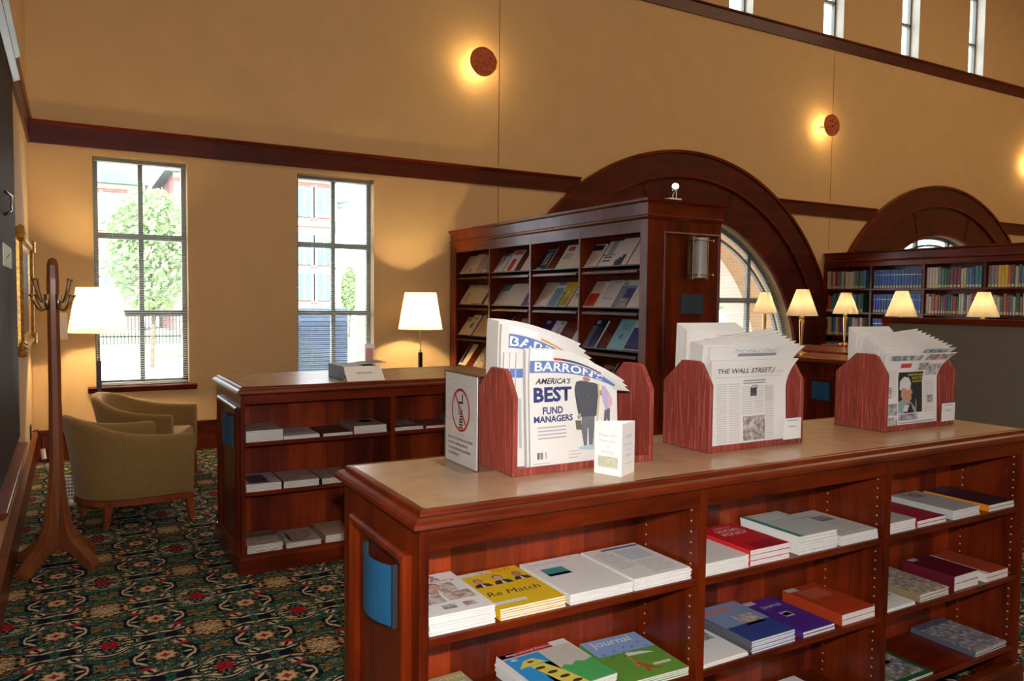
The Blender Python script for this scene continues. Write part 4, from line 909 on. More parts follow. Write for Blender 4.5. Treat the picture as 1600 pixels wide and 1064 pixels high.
# the blue-headed business weekly: many issues, the front one and the one behind show their mastheads
BL = (.12, .20, .48)
G1 = 'blue-headed weeklies in the left rack'
fd = [(.0, .795, 1, .895, BL), (.26, .905, .36, .925, (.45, .05, .04)), (.36, .905, .82, .925, (.06, .06, .12)), (0, .905, .24, .985, (.82, .83, .84)), (.14, .94, .16, .95, (.02, .45, .25)),
      ('p', oval(.74, .135, .18, .022), (.40, .56, .64)), ('p', oval(.83, .15, .055, .016), (.62, .58, .36)),
      ('p', [(.61, .42), (.60, .30), (.63, .15), (.665, .14), (.675, .30), (.685, .30), (.69, .14), (.735, .15), (.755, .30), (.765, .42)], (.15, .155, .18)),
      ('p', [(.60, .74), (.545, .72), (.535, .66), (.57, .50), (.60, .40), (.785, .40), (.80, .52), (.825, .66), (.825, .715), (.76, .735), (.70, .735)], (.075, .08, .10)),
      ('p', [(.545, .72), (.525, .64), (.545, .52), (.57, .42), (.59, .43), (.575, .54), (.575, .66)], (.055, .06, .075)), ('p', [(.672, .72), (.68, .72), (.685, .42), (.675, .42)], (.16, .165, .19)),
      ('p', oval(.665, .765, .045, .030), (.42, .20, .17)), ('p', oval(.675, .785, .032, .018), (.45, .42, .40)), ('p', [(.53, .375), (.60, .37), (.605, .29), (.54, .295)], (.12, .12, .10)), ('p', oval(.575, .40, .02, .02), (.45, .28, .2)),
      ('p', [(.80, .74), (.82, .74), (.83, .56), (.80, .36), (.83, .17), (.815, .17), (.785, .36), (.81, .56)], (.55, .47, .22)),
      ('p', [(.85, .72), (.90, .70), (.955, .58), (.965, .47), (.90, .44), (.865, .52), (.845, .60)], (.48, .40, .58)), ('p', oval(.845, .60, .03, .028), (.48, .22, .15)), ('p', oval(.955, .52, .03, .05), (.65, .42, .48)),
      ('p', [(.885, .45), (.955, .46), (.95, .36), (.925, .27), (.905, .27), (.92, .37), (.905, .36), (.875, .26), (.86, .27), (.875, .37)], (.13, .12, .14)),
      (.07, .075, .09, .13, (.12, .12, .12)), (.095, .075, .105, .13, (.12, .12, .12)), (.11, .075, .135, .13, (.2, .2, .2)), (.16, .075, .18, .13, (.4, .4, .4)), *lines(.45, .6, .05, .13, 3, (.5, .5, .5)), *lines(.02, .3, .03, .05, 1)]
fd += [(.08, .24+i*.030, .42, .252+i*.030, (.40, .40, .42)) for i in range(4)]
ft = [("BARRON'S", .45, .848, .80, 'inkwhite', .0, .030, .02), ("AMERICA'S", .27, .725, .42, 'ink', .3, .019, .02), ('BEST', .265, .61, .45, 'inkblue', 0, .046, .04), ('FUND', .26, .475, .24, 'inkblue', 0, .022, .03), ('MANAGERS', .27, .405, .46, 'inkblue', 0, .020, .03)]
newspaper(1.172, .305, 1.933, .358, .009, fd, "front BARRON'S weekly headed AMERICA'S BEST FUND MANAGERS with a cartoon of a suited man", group=G1, droop=.115, dp=2.6, flare=.0, curl=.03, texts=ft)
for i in range(3):
    newspaper(1.122+i*.016, .33, 2.000-i*.0095, .342, .007, [(.02, .16, .05, .60, (.45, .45, .47)), (.0, .78, .10, .86, BL)], 'weekly with only its left page edge showing beside the front issue in the left rack', group='edge-on weeklies left of the front issue', droop=.13, curl=.03, flare=.0)
newspaper(1.122, .355, 2.012, .428, .012, [(.07, .835, .98, .935, BL), (.07, .945, .33, .998, (.82, .83, .84)), (.18, .965, .20, .975, (.02, .45, .25)), (.36, .945, .95, .965, (.60, .32, .08))], "BARRON'S weekly standing second, masthead showing above the front issue", group=G1, droop=.20, dp=1.8, curl=.05, flare=.01, texts=[("BARRON'S", .50, .885, .84, 'inkwhite', 0, .032, .02)], skew=-.005)
for i in range(7):
    newspaper(1.116+i*.001, .385-.014*i, 2.029+i*.0125, .437+.001*i, .010, [], 'weekly drooping over behind the second issue in the left rack', group='drooping weeklies at the back of the left rack', droop=.215-i*.022, dp=1.7, curl=.055, flare=.015)
for i in range(3):
    newspaper(1.168+i*.004, .335-.006*i, 1.9465+i*.011, .350+.003*i, .009, [], 'weekly bent over just behind the front issue in the left rack', group='bent weeklies behind the front issue', droop=.135-.012*i, dp=2.0, curl=.035, flare=.03)
# middle rack: daily business paper
cc = [(.06, .20), (.22, .36), (.38, .53), (.55, .68), (.70, .83), (.86, .96)]
wd = cols(cc[:2], .05, .74, 26)+cols(cc[2:5], .50, .70, 7)+cols([cc[4]], .05, .68, 22)+cols([cc[2]], .36, .5, 5)+cols([cc[3]], .37, .5, 5)
wd += [(.40, .05, .70, .335, (.28, .20, .17), 0), (.50, .57, .585, .67, (.05, .05, .06)), (.47, .57, .60, .70, (.5, .5, .48), 1)][0:2]
wd += [(.52, .66, .60, .70, (.40, .40, .40)), (.48, .835, .9, .87, (.62, .62, .62)), (.04, .80, .9, .803, (.3, .3, .3)), (.40, .745, .7, .76, (.3, .3, .3)), (.40, .715, .7, .73, (.3, .3, .3))]
G2 = 'financial dailies in the middle rack'
newspaper(1.892, .365, 1.931, .30, .010, wd, 'front THE WALL STREET J daily with a crowd photograph in the middle rack', group=G2, flare=.035, curl=.03, texts=[('THE WALL STREET J', .42, .865, .70, 'ink', .1, .022, .01)], lean=.012)
newspaper(1.905, .37, 1.950, .345, .010, [(.3, .90, .75, .93, (.25, .25, .28)), (.78, .3, .85, .6, (.12, .10, .2), 0)], 'second financial daily, its masthead curling above the front one in the middle rack', group=G2, flare=.05, curl=.055, lean=.02, texts=[('THE WALL STREET', .5, .955, .5, 'inkgrey', .1, .012)])
for i in range(7):
    newspaper(1.885+i*.003, .375-.006*i, 1.967+i*.0125, .352+.009*i, .0085, [] if i % 2 else [(.1, .93, .5, .95, (.5, .5, .5))], 'folded daily with its plain top edge fanned out behind the front papers, middle rack', group='fanned dailies in the middle of the middle rack', flare=.055-.004*i, curl=.06-.002*i, lean=.02, foldl=.008*i)
for i in range(5):
    dd = [] if i else [(.30, .90, .42, .92, (.2, .2, .25)), (.36, .76, .42, .84, (.04, .22, .52)), *lines(.5, .95, .90, .96, 3)]
    newspaper(1.881+(.004 if i else 0), .30, 2.062+i*.0125, .40+.006*i, .008, dd, 'daily at the back of the middle rack, rising above its left side board' if i else 'backmost group front daily with a small blue square, middle rack', group='upright dailies at the back of the middle rack', flare=-.01, curl=.0, lean=.004, skew=.01)
# right rack: colour daily
ud = cols([(.03, .20)], .42, .78, 12)+cols([(.74, .95)], .18, .62, 14)
ud += [(.24, .18, .70, .74, (.018, .02, .022)), ('p', [(.26, .50), (.27, .62), (.34, .68), (.43, .66), (.47, .58), (.45, .50)], (.60, .60, .58)), ('p', [(.30, .52), (.46, .52), (.50, .46), (.47, .42), (.48, .37), (.43, .33), (.34, .33), (.28, .42)], (.48, .25, .15)), ('p', [(.24, .34), (.34, .38), (.46, .33), (.56, .24), (.58, .18), (.24, .18)], (.24, .34, .38)), ('p', [(.34, .28), (.44, .30), (.40, .20), (.32, .20)], (.55, .58, .6)), (.02, .16, .22, .32, (.30, .36, .38), 0), (.02, .02, .22, .14, (.35, .32, .22), 0), (.24, .08, .6, .17, (.08, .12, .3), 0),
       (.56, .22, .68, .36, (.25, .2, .15), 0), (.04, .40, .12, .54, (.35, .12, .08), 0), (.80, .30, .92, .40, (.2, .2, .3), 0), (.25, .80, .42, .86, (.5, .06, .06)), (.55, .76, .72, .86, (.12, .2, .12), 0), (.74, .68, .98, .84, (.35, .35, .35), 0), (.24, .04, .95, .06, (.4, .4, .4))]
ud += [(.05, .90, .52, .97, (.10, .22, .30), 0), (.60, .90, .98, .98, (.35, .12, .06), 0)]
newspaper(2.835, .345, 1.931, .30, .010, ud, 'front colour daily with a capped player in profile on a black panel, right rack', group='dailies in the right rack', flare=.065, curl=.05, lean=.012, texts=[('DEFENSE', .55, .70, .28, 'inkyellow', 0, .009), ('RESTS', .59, .655, .2, 'inkyellow', 0, .009), ('AGAIN', .59, .61, .2, 'inkyellow', 0, .009)])
newspaper(2.84, .345, 1.946, .318, .009, [(.55, .93, .98, .99, (.12, .2, .35), 0)], 'second colour daily in the right rack, its dark printed corner showing on the right', group='dailies in the right rack', flare=.072, curl=.055, lean=.015)
for i in range(9):
    newspaper(2.828+i*.003, .35-.005*i, 1.960+i*.0115, .330+.008*i, .008, [], 'folded daily with its plain top edge fanned out, right rack', group='fanned dailies in the middle of the right rack', flare=.072-.006*i, curl=.06-.003*i, lean=.018, foldl=.004*i)
for i in range(5):
    newspaper(2.827+i*.008, .27, 2.070+i*.0125, .378+.006*i, .008, lines(.1, .9, .90, .96, 2), 'daily at the back of the right rack rising above the left side board', group='upright dailies at the back of the right rack', flare=-.01, curl=0, lean=.004)
# clear label cards clipped to the racks
for x0, lab, ya in ((2.208, 'white label card on the front of the middle newspaper rack', 1.905), (3.165, 'white label card on the front of the right newspaper rack', 1.905)):
    e = empty('label_card', (x0+.045, ya, TOP+.001), lab, 'label'); L = e.location
    MB().box(x0, x0+.092, ya-.004, ya-.0028, TOP+.022, TOP+.098).build('card', M['card'], e, L)
    MB().box(x0-.002, x0+.094, ya-.0062, ya-.0045, TOP+.001, TOP+.10).build('clear_holder', M['acrylic'], e, L)
    lm = MB()
    for z_, w_ in ((.088, .028), (.066, .020)): lm.quad([(x0+.046-w_, ya-.0043, TOP+z_), (x0+.046+w_, ya-.0043, TOP+z_), (x0+.046+w_, ya-.0043, TOP+z_+.003), (x0+.046-w_, ya-.0043, TOP+z_+.003)])
    lm.build('faint_print', M['inkgrey'], e, L)

# no-phones sign in an acrylic stand
sg = empty('sign_stand', (1.035, 2.128, TOP), 'clear upright sign holder with a no cell phones notice on the front counter', 'sign'); L = sg.location
MB().box(1.0355, 1.0375, 2.018, 2.238, TOP+.004, 1.372).build('notice_sheet', M['card'], sg, L)
MB().box(1.031, 1.0335, 2.012, 2.244, TOP+.003, 1.378).box(1.0395, 1.042, 2.012, 2.244, TOP+.003, 1.378).box(.985, 1.094, 2.012, 2.244, TOP+.0005, TOP+.003).build('acrylic_holder', M['acrylic'], sg, L)
S = lambda u, v: (-.0005, (.5-u)*.22+.0, v*.272+.004)
rg = MB(); n = 48; R0, R1_ = .064, .056; v = []; cy_, cz_ = 0, .172
for i in range(n):
    a = 2*PI*i/n
    for r_ in (R0, R1_): v.append((-.0001, cy_+r_*math.cos(a)*.98, cz_+r_*math.sin(a)*1.05))
rg.add(v, [(2*i, 2*((i+1) % n), 2*((i+1) % n)+1, 2*i+1) for i in range(n)], 0)
a = math.radians(135)
rg.quad([(-.0003, .045, cz_+.048), (-.0003, .040, cz_+.053), (-.0003, -.045, cz_-.048), (-.0003, -.040, cz_-.053)], 0)
# phone outline: aerial, screen and key rows
for y0_, y1_, z0_, z1_ in ((.008, .016, .020, .050), (-.014, .016, .020, .026), (-.014, -.010, -.014, .024)): rg.quad([(-.0002, -y0_, cz_+z0_), (-.0002, -y1_, cz_+z0_), (-.0002, -y1_, cz_+z1_), (-.0002, -y0_, cz_+z1_)], 1)
for i in range(7): z_ = cz_-.056+i*.0085; rg.quad([(-.0002, .012-.0012*i, z_), (-.0002, -.016+.0004*i, z_), (-.0002, -.016+.0004*i, z_+.0055), (-.0002, .012-.0012*i, z_+.0055)], 1)
for q in range(4):
    z0_, z1_, y0_, y1_ = ((.095, .0955, -.078, .078), (.25, .2505, -.078, .078), (.095, .25, -.078, -.0775), (.095, .25, .0775, .078))[q]
    rg.quad([(-.0002, y0_, z0_), (-.0002, y1_, z0_), (-.0002, y1_, z1_), (-.0002, y0_, z1_)], 2)
rg.build('no_phone_symbol', [M['inkred'], M['ink'], M['inkgrey']], sg, Vector((0, 0, 0)))
for i, (s, wd_) in enumerate((('Use of cell phones and other', .172), ('sound creating devices', .138), ('is not permitted anywhere', .158), ('in the library.', .08))):
    text(s, wd_, M['ink'], sg, frame_m((-.0002, (.176-wd_)/2, .080-i*.0165), (0, -1, 0), (0, 0, 1)), bold=.015)
text('LIBRARY', .03, M['inkpale'], sg, frame_m((-.0002, .07, .262), (0, -1, 0), (0, 0, 1)))
# three-sided tent card
tc = empty('tent_card', (1.392, 1.83, TOP), 'white three-sided tent card asking to photocopy articles, in front of the left rack', 'sign'); L = tc.location
Pa, Pb, Pc = (1.383, 1.772), (1.464, 1.815), (1.347, 1.858)
mb = MB(); tp = TOP+.155
tp_ = [Pa, Pb, Pc]; cx_, cy2 = sum(p[0] for p in tp_)/3, sum(p[1] for p in tp_)/3
inn = [(cx_+(p[0]-cx_)*.97, cy2+(p[1]-cy2)*.97) for p in tp_]
mb.add([(*p, TOP+.0005) for p in tp_]+[(*p, tp) for p in tp_]+[(*p, TOP+.0005) for p in inn]+[(*p, tp) for p in inn],
       [(i, (i+1) % 3, 3+(i+1) % 3, 3+i) for i in range(3)]+[(6+i, 9+i, 9+(i+1) % 3, 6+(i+1) % 3) for i in range(3)]+[(3+i, 3+(i+1) % 3, 9+(i+1) % 3, 9+i) for i in range(3)])
mb.build('card', M['card'], tc, L)
dl = Vector((Pa[0]-Pc[0], Pa[1]-Pc[1], 0)).normalized(); dr = Vector((Pb[0]-Pa[0], Pb[1]-Pa[1], 0)).normalized()
ml = Vector(((Pa[0]+Pc[0])/2, (Pa[1]+Pc[1])/2, TOP))-L; mr = Vector(((Pa[0]+Pb[0])/2, (Pa[1]+Pb[1])/2, TOP))-L
nl = dl.cross(Vector((0, 0, 1))); nr = dr.cross(Vector((0, 0, 1)))
for s, z_, w_, mt in (('Please make', .118, .062, 'inkpale'), ('Photocopies', .100, .06, 'inkpale'), ('Of', .083, .012, 'inkpale'), ('Articles', .068, .042, 'inkpale')):
    text(s, w_, M[mt], tc, frame_m(ml+nl*.0008+Vector((0, 0, z_)), dl, (0, 0, 1)))
for s, z_, w_ in (('PLEASE', .115, .045), ('Do Not Rip', .090, .05), ('Out The', .075, .035), ('Articles', .060, .038), ('Thank You', .035, .046)):
    text(s, w_, M['inkpale'], tc, frame_m(mr+nr*.0008+Vector((0, 0, z_)), dr, (0, 0, 1)))
pm = MB(); q0 = ml+nl*.0006
pm.quad([tuple(q0-dl*.034+Vector((0, 0, .022))), tuple(q0+dl*.034+Vector((0, 0, .022))), tuple(q0+dl*.034+Vector((0, 0, .055))), tuple(q0-dl*.034+Vector((0, 0, .055)))])
pm.build('printed_picture', plain('pale_olive_print', (.55, .56, .42), .8, var=.15, scale=120), tc)

# open carton and small card on the rear counter
bx = empty('carton', (1.57, 4.80, TOP), 'open carton with white front flap and dark printed side on the rear counter', 'box'); L = bx.location
b = MB(); hh = .085
b.box(1.47, 1.472, 4.70, 5.02, TOP+.0005, TOP+hh, 1); b.box(1.70, 1.702, 4.70, 5.02, TOP+.0005, TOP+hh, 1); b.box(1.47, 1.702, 5.018, 5.02, TOP+.0005, TOP+hh, 0); b.box(1.47, 1.702, 4.70, 5.02, TOP+.0005, TOP+.003, 0)
b.build('carton_body', [M['card'], plain('violet_print', (.07, .04, .07), .5, var=.4, scale=30)], bx, L)
f1 = MB().prism([(4.70, TOP+hh), (4.615, TOP+.001), (4.613, TOP+.003), (4.698, TOP+hh+.002)], 1.47, 1.712, lambda a, b_, h: (h, a, b_)).build('front_flap', M['card'], bx, L)
text('MINISTRIES', .10, M['ink'], bx, frame_m(Vector((1.59, 4.648, TOP+.049))-L, (1, 0, 0), (0, .087, .085)), 'lettering')
MB().box(1.475, 1.60, 4.72, 5.01, TOP+hh, TOP+hh+.002).build('top_flap', plain('grey_blue_card', (.36, .42, .48), .6), bx, L)
MB().prism([(1.60, TOP+hh), (1.80, TOP+hh+.012), (1.80, TOP+hh+.014), (1.60, TOP+hh+.002)], 4.82, 5.01, lambda a, b_, h: (a, h, b_)).build('side_flap', plain('grey_card', (.30, .30, .32), .6), bx, L)
pc = empty('display_card', (1.80, 5.15, TOP), 'small upright pink and white card at the back of the rear counter', 'card'); L = pc.location
MB().box(1.765, 1.835, 5.15, 5.153, TOP+.001, TOP+.20).build('card', M['card'], pc, L)
MB().box(1.775, 1.825, 5.1485, 5.1495, TOP+.04, TOP+.17).build('pink_print', plain('pink_print', (.6, .3, .22), .7), pc, L)
MB().box(1.76, 1.84, 5.12, 5.18, TOP+.0003, TOP+.001).build('card_foot', M['acrylic'], pc, L)

# ------------------------------------------------------------------ armchairs
def armchair(loc, rz, label):
    e = empty('tub_armchair', loc, label, 'armchair', 'olive tub armchairs by the left window', rz)
    half = [(.300, .400, .63, 0), (.18, .395, .632, 0), (.04, .380, .638, 0), (-.10, .352, .655, .01), (-.225, .305, .69, .025), (-.315, .235, .735, .045), (-.375, .13, .77, .06), (-.395, 0, .785, .065)]
    path = [(x, -y, h, ln) for x, y, h, ln in half]+[(x, y, h, ln) for x, y, h, ln in reversed(half[:-1])]
    n = len(path); T = .085; v = []; K = None
    for i, (x, y, h, ln) in enumerate(path):
        p0, p1 = path[max(i-1, 0)], path[min(i+1, n-1)]
        t = Vector((p1[0]-p0[0], p1[1]-p0[1], 0)).normalized(); nn = Vector((-t.y, t.x, 0)); nn = -nn if nn.dot(Vector((x, y, 0))) < 0 else nn
        if x > .29 and abs(y) > .3: nn = Vector((0, 1 if y > 0 else -1, 0))
        P = Vector((x, y, 0))
        pr = [(-.030, .195), (-.012, .32), (0, .48), (ln*.6+.002, h-.09), (ln, h-.03), (ln-.012, h-.006), (ln-.04, h), (ln-.07, h-.008), (ln-.083, h-.035), (-T+.008, h-.16), (-T, .36), (-T, .22)]
        K = len(pr); v += [tuple(P+nn*o+Vector((0, 0, z))) for o, z in pr]
    f = [(i*K+k, i*K+(k+1) % K, (i+1)*K+(k+1) % K, (i+1)*K+k) for i in range(n-1) for k in range(K)]
    f += [tuple(range(K-1, -1, -1)), tuple(range((n-1)*K, n*K))]
    mb = MB(); mb.add(v, f); sh_ = mb.build('upholstered_shell', M['fabric'], e, smooth=True)
    m = sh_.modifiers.new('b', 'BEVEL'); m.width = .014; m.segments = 3; m.limit_method = 'ANGLE'; m.angle_limit = 1.0
    m = sh_.modifiers.new('s', 'SUBSURF'); m.levels = 1; m.render_levels = 2
    # seat cushion follows the inside of the shell
    ins = [(x-(.012 if x > .3 else -.055*(1 if x < -.15 else 0)), (abs(y)-T-.004)*(1 if y > 0 else -1) if abs(y) > .1 else 0) for x, y, h, ln in path]
    ins = [(x, y) for x, y in ins if x > -.26]+[]
    o = MB().prism([(.295, -.30), (.02, -.285), (-.17, -.23), (-.265, -.12), (-.29, 0), (-.265, .12), (-.17, .23), (.02, .285), (.295, .30)], .20, .44).build('seat_cushion', M['fabric'], e, smooth=True)
    m = o.modifiers.new('b', 'BEVEL'); m.width = .03; m.segments = 4; m.limit_method = 'ANGLE'; m.angle_limit = 1.0
    rail = [(.30, .372), (.06, .36), (-.10, .325), (-.22, .275), (-.31, .20), (-.355, .1), (-.365, 0)]
    rp = [(x, -y) for x, y in rail]+[(x, y) for x, y in reversed(rail[:-1])]
    MB().prism(rp, .155, .198).build('base_rail', M['chairwood'], e, bevel=.004)
    for lx, ly in ((.272, -.345), (.272, .345), (-.235, -.225), (-.235, .225)):
        s = .024; dx = .018 if lx > 0 else -.02; dy = .01 if ly > 0 else -.01
        mb = MB(); mb.add([(lx+a*s, ly+c*s, .157) for a, c in ((-1, -1), (1, -1), (1, 1), (-1, 1))]+[(lx+dx+a*s*.72, ly+dy+c*s*.72, 0) for a, c in ((-1, -1), (1, -1), (1, 1), (-1, 1))],
                          [(0, 1, 2, 3), (7, 6, 5, 4)]+[(i, (i+1) % 4, 4+(i+1) % 4, 4+i) for i in range(4)])
        mb.build('leg', M['chairwood'], e, bevel=.003)
    return e
armchair((.36, 6.215, 0), math.radians(16), 'olive tan tub armchair nearer the camera, its back beside the coat stand')
armchair((.57, 7.35, 0), math.radians(-22), 'olive tan tub armchair farther back, under the left tall window')

# ------------------------------------------------------------------ coat stand
cs = empty('coat_stand', (-.092, 5.27, 0), 'brown wooden coat stand with brass hooks and four curved feet by the left wall', 'coat stand')
mb = MB(); sec = [(.048, .08), (.046, .5), (.038, 1.0), (.036, 1.55), (.036, 1.70), (.034, 1.78), (.026, 1.81), (.012, 1.822)]
vs = []
for r_, z in sec:
    for k in range(8):
        a = PI/8+k*PI/4; vs.append((r_*math.cos(a)*.93, r_*math.sin(a)*.93, z))
mb.add(vs, [(i*8+k, i*8+(k+1) % 8, (i+1)*8+(k+1) % 8, (i+1)*8+k) for i in range(len(sec)-1) for k in range(8)]+[tuple(range(7, -1, -1)), tuple(range((len(sec)-1)*8, len(sec)*8))])
mb.build('post', M['standwood'], cs)
for k in range(4):
    a = math.radians(47+90*k); c_, s_ = math.cos(a), math.sin(a)
    poly = [(.02, .10), (.05, .105), (.10, .09), (.17, .045), (.215, .0), (.27, .0), (.273, .028), (.23, .075), (.17, .12), (.12, .165), (.088, .23), (.068, .33), (.050, .46), (.036, .62), (.02, .62)]
    mb = MB(); mb.prism(poly, -.032, .032, lambda p, q, h, c_=c_, s_=s_: (p*c_-h*(1-.62*min(1, max(0, (q-.12)/.5)))*s_, p*s_+h*(1-.62*min(1, max(0, (q-.12)/.5)))*c_, q)); mb.build('foot', M['standwood'], cs, bevel=.006)
for k in range(4):
    a = math.radians(-50+90*k); d = Vector((math.cos(a), math.sin(a), 0)); sd = Vector((-d.y, d.x, 0)); mb = MB()
    Z = Vector((0, 0, 1)); b0 = d*.036+Z*1.56
    mb.tube([tuple(b0-Z*.04+d*.004), tuple(b0+Z*.05+d*.004)], [.012, .016], 8)
    for up, out, zz in ((.115, .085, .02), (.06, .10, -.02)):
        pts = [b0+d*(.004+out*t)+Z*(zz-.035*math.sin(t*PI)*1.0+up*t*t) for t in (0, .2, .4, .6, .8, 1)]
        mb.tube([tuple(p) for p in pts], [.006, .006, .005, .005, .005, .006], 8); p = pts[-1]; mb.lathe([(.004, -.004), (.011, 0), (.011, .006), (.004, .01)], tuple(p), 10)
    mb.build('coat_hook', M['antique'], cs, smooth=True)

# ------------------------------------------------------------------ floor lamps
def floor_lamp(x, y, label):
    e = empty('floor_lamp', (x, y, 0), label, 'floor lamp', 'floor lamps by the window wall')
    MB().lathe([(.15, 0), (.15, .015), (.03, .03), (.022, .05)], seg=28).build('lamp_base', M['black'], e)
    MB().box(-.02, .02, -.02, .02, .03, 1.0).build('pole', M['black'], e, bevel=.003)
    MB().tube([(0, 0, 1.0), (0, 0, 1.36)], .006).lathe([(.014, .995), (.014, 1.03)], seg=12).build('stem', M['antique'], e)
    sh_ = MB(); sg_ = 40; prf = [(.250, 1.265), (.178, 1.682)]
    sh_.lathe(prf, seg=sg_, caps=False); sh_.build('lamp_shade', M['shade'], e, smooth=True)
    MB().tube([(-.176, 0, 1.672), (.176, 0, 1.672)], .003).tube([(0, -.176, 1.672), (0, .176, 1.672)], .003).tube([(0, 0, 1.36), (0, 0, 1.672)], .004).build('shade_spider', M['antique'], e)
    MB().lathe([(.012, 1.36), (.03, 1.41), (.033, 1.44), (.024, 1.47), (.004, 1.485)], seg=16).build('bulb', M['bulb'], e, smooth=True)
    l = lamp('bulb_light', 'POINT', (0, 0, 1.45), 105, (1, .70, .34), shadow_soft_size=.05); l.parent = e
floor_lamp(.215, 8.17, 'lit floor lamp with cream shade left of the left tall window, behind the armchairs')
floor_lamp(3.47, 8.2, 'lit floor lamp with cream shade right of the right tall window, by the display bookcase')

# ------------------------------------------------------------------ wall medallions
def medallion(x, z, label, seed):
    e = empty('wall_medallion', (x, WY, z), label, 'wall light', 'terracotta medallion lights')
    rd = random.Random(seed); N, Rr = 72, 26; v = []; f = []
    blobs = [(rd.uniform(-.1, .12), rd.uniform(-.12, .1), rd.uniform(.012, .03), rd.uniform(.008, .022)) for _ in range(46)]
    blobs = [b_ for b_ in blobs if not (-.045 < b_[0]-.01 < .06 and -.12 < b_[1] < -.02)]
    for j in range(Rr+1):
        for i in range(N):
            a = 2*PI*i/N; rr = .172*(1+(.07*math.exp(-((a-.15)/.28)**2)+.05*math.exp(-((a-6.0)/.2)**2) if True else 0)-.03*math.exp(-((a-3.9)/.3)**2)+.02*math.exp(-((a-2.5)/.15)**2))*j/Rr
            px, pz = rr*math.cos(a), rr*math.sin(a); h = .012
            if j > Rr-3: h += .008
            d = math.hypot(px-.01, (pz+.065)*.9)
            if abs(d-.048) < .007: h += .008
            h += sum(b_[3]*math.exp(-((px-b_[0])**2+(pz-b_[1])**2)/(b_[2]*b_[2]*.35)) for b_ in blobs)
            v.append((px, -.21-h, pz))
    f = [(j*N+i, j*N+(i+1) % N, (j+1)*N+(i+1) % N, (j+1)*N+i) for j in range(Rr) for i in range(N)]
    back = [(.0, -.125, 0)]; o_ = len(v); rim = [v[Rr*N+i] for i in range(N)]
    v += [(p[0], -.202, p[2]) for p in rim]; f += [(Rr*N+i, Rr*N+(i+1) % N, o_+(i+1) % N, o_+i) for i in range(N)]+[tuple(range(o_+N-1, o_-1, -1))]
    mb = MB(); mb.add(v, f); mb.build('relief_disc', M['terra'], e, smooth=True)
    MB().tube([(0, -.204, 0), (0, 0, 0)], .02).build('bracket', M['antique'], e)
    for dx, dz in ((-.06, -.06), (.06, .05)):
        l = lamp('bulb_light', 'POINT', (dx, -.150, dz), 4.6, (1, .72, .28), shadow_soft_size=.05); l.parent = e
medallion(4.375, 4.482, 'round terracotta relief wall light high on the wall left of the large arch', 1)
medallion(10.72, 4.484, 'round terracotta relief wall light on the upper wall between the two arches', 2)
medallion(16.95, 4.48, 'round terracotta relief wall light beyond the right arch, mostly out of view', 3)

# ------------------------------------------------------------------ left wall: gilded frame, built-in case, notice, outlet, cord, bin
gf = empty('gilded_picture', (XL, 7.0, 1.61), 'ornate gilded picture frame seen edge-on along the left wall', 'picture frame'); L = gf.location
pf = MB(); pf.sweep(6.30, 7.85, 1.30, 1.94, [(.10, XL), (.10, XL+.035), (.085, XL+.055), (.06, XL+.05), (.045, XL+.03), (.02, XL+.025), (0, XL+.016), (0, XL)], YZ)
for yy in [6.2+.1*i for i in range(18)]: pass
for cy_, cz_ in ((6.22, 1.23), (6.22, 2.02), (7.93, 1.23), (7.93, 2.02)):
    for k in range(7):
        a = k*.9; pf.lathe([(.002, -.02), (.028, -.012), (.03, .01), (.002, .03)], (XL+.045, cy_+.05*math.cos(a), cz_+.035*math.sin(a)), 8)
pf.build('gilded_moulding', M['gold'], gf, L); MB().box(XL+.002, XL+.016, 6.29, 7.86, 1.29, 1.95).build('canvas', plain('dim_canvas', (.12, .08, .05), .6, var=.5, scale=6), gf, L)
ca = empty('built_in_case', (XL, 4.2, 0), 'dark mahogany built-in case with ledge and cornice on the left wall at the frame edge', 'cabinet'); L = ca.location
MB().box(XL+.046, XL+.068, 2.6, 5.20, .80, 2.80).box(XL+.001, XL+.05, 2.6, 5.20, .82, 2.79).build('case_body', M['casewood'], ca, L)
MB().prism([(XL+.001, .76), (XL+.10, .76), (XL+.115, .775), (XL+.115, .79), (XL+.001, .80)], 3.4, 5.02, lambda a, b_, h: (a, h, b_)).build('ledge', M['wood_y'], ca, L, bevel=.003)
MB().prism([(XL+.001, 2.80), (XL+.075, 2.80), (XL+.105, 2.815), (XL+.105, 2.83), (XL+.075, 2.85), (XL+.085, 2.93), (XL+.110, 2.945), (XL+.110, 2.96), (XL+.001, 2.96)], 2.6, 5.22, lambda a, b_, h: (a, h, b_)).build('cornice', M['wood_y'], ca, L)
hd = MB().tube([(XL+.07, 4.36, 1.98), (XL+.10, 4.37, 2.0), (XL+.10, 4.37, 2.07), (XL+.07, 4.36, 2.09)], .008).build('handle', M['chrome'], ca, L, smooth=True)
sp = empty('metal_plate_sign', (XL+.07, 4.5, 1.78), 'small pale metal plate on the built-in case at the left edge', 'sign'); L = sp.location
MB().box(XL+.0685, XL+.073, 4.2, 4.74, 1.735, 1.84).build('plate', plain('pale_metal', (.40, .42, .40), .35, var=.1), sp, L)
MB().quad([(XL+.0734, 4.25, 1.76), (XL+.0734, 4.5, 1.80), (XL+.0734, 4.66, 1.82), (XL+.0734, 4.5, 1.79)]).build('engraving', M['ink'], sp, L)
no = tag(MB().box(-.13, -.035, WY-.004, WY-.0005, 1.18, 1.44).build('wall_notice', M['card']), 'small white paper notice on the window wall behind the coat stand', 'notice')
ou = empty('floor_cable', (XL+.05, 8.0, 0), 'cable with white plug hanging from the outlet in the left corner', 'cable'); L = ou.location
MB().box(XL+.001, XL+.012, 7.9, 8.05, .34, .46).build('outlet_plate', M['black'], ou, L)
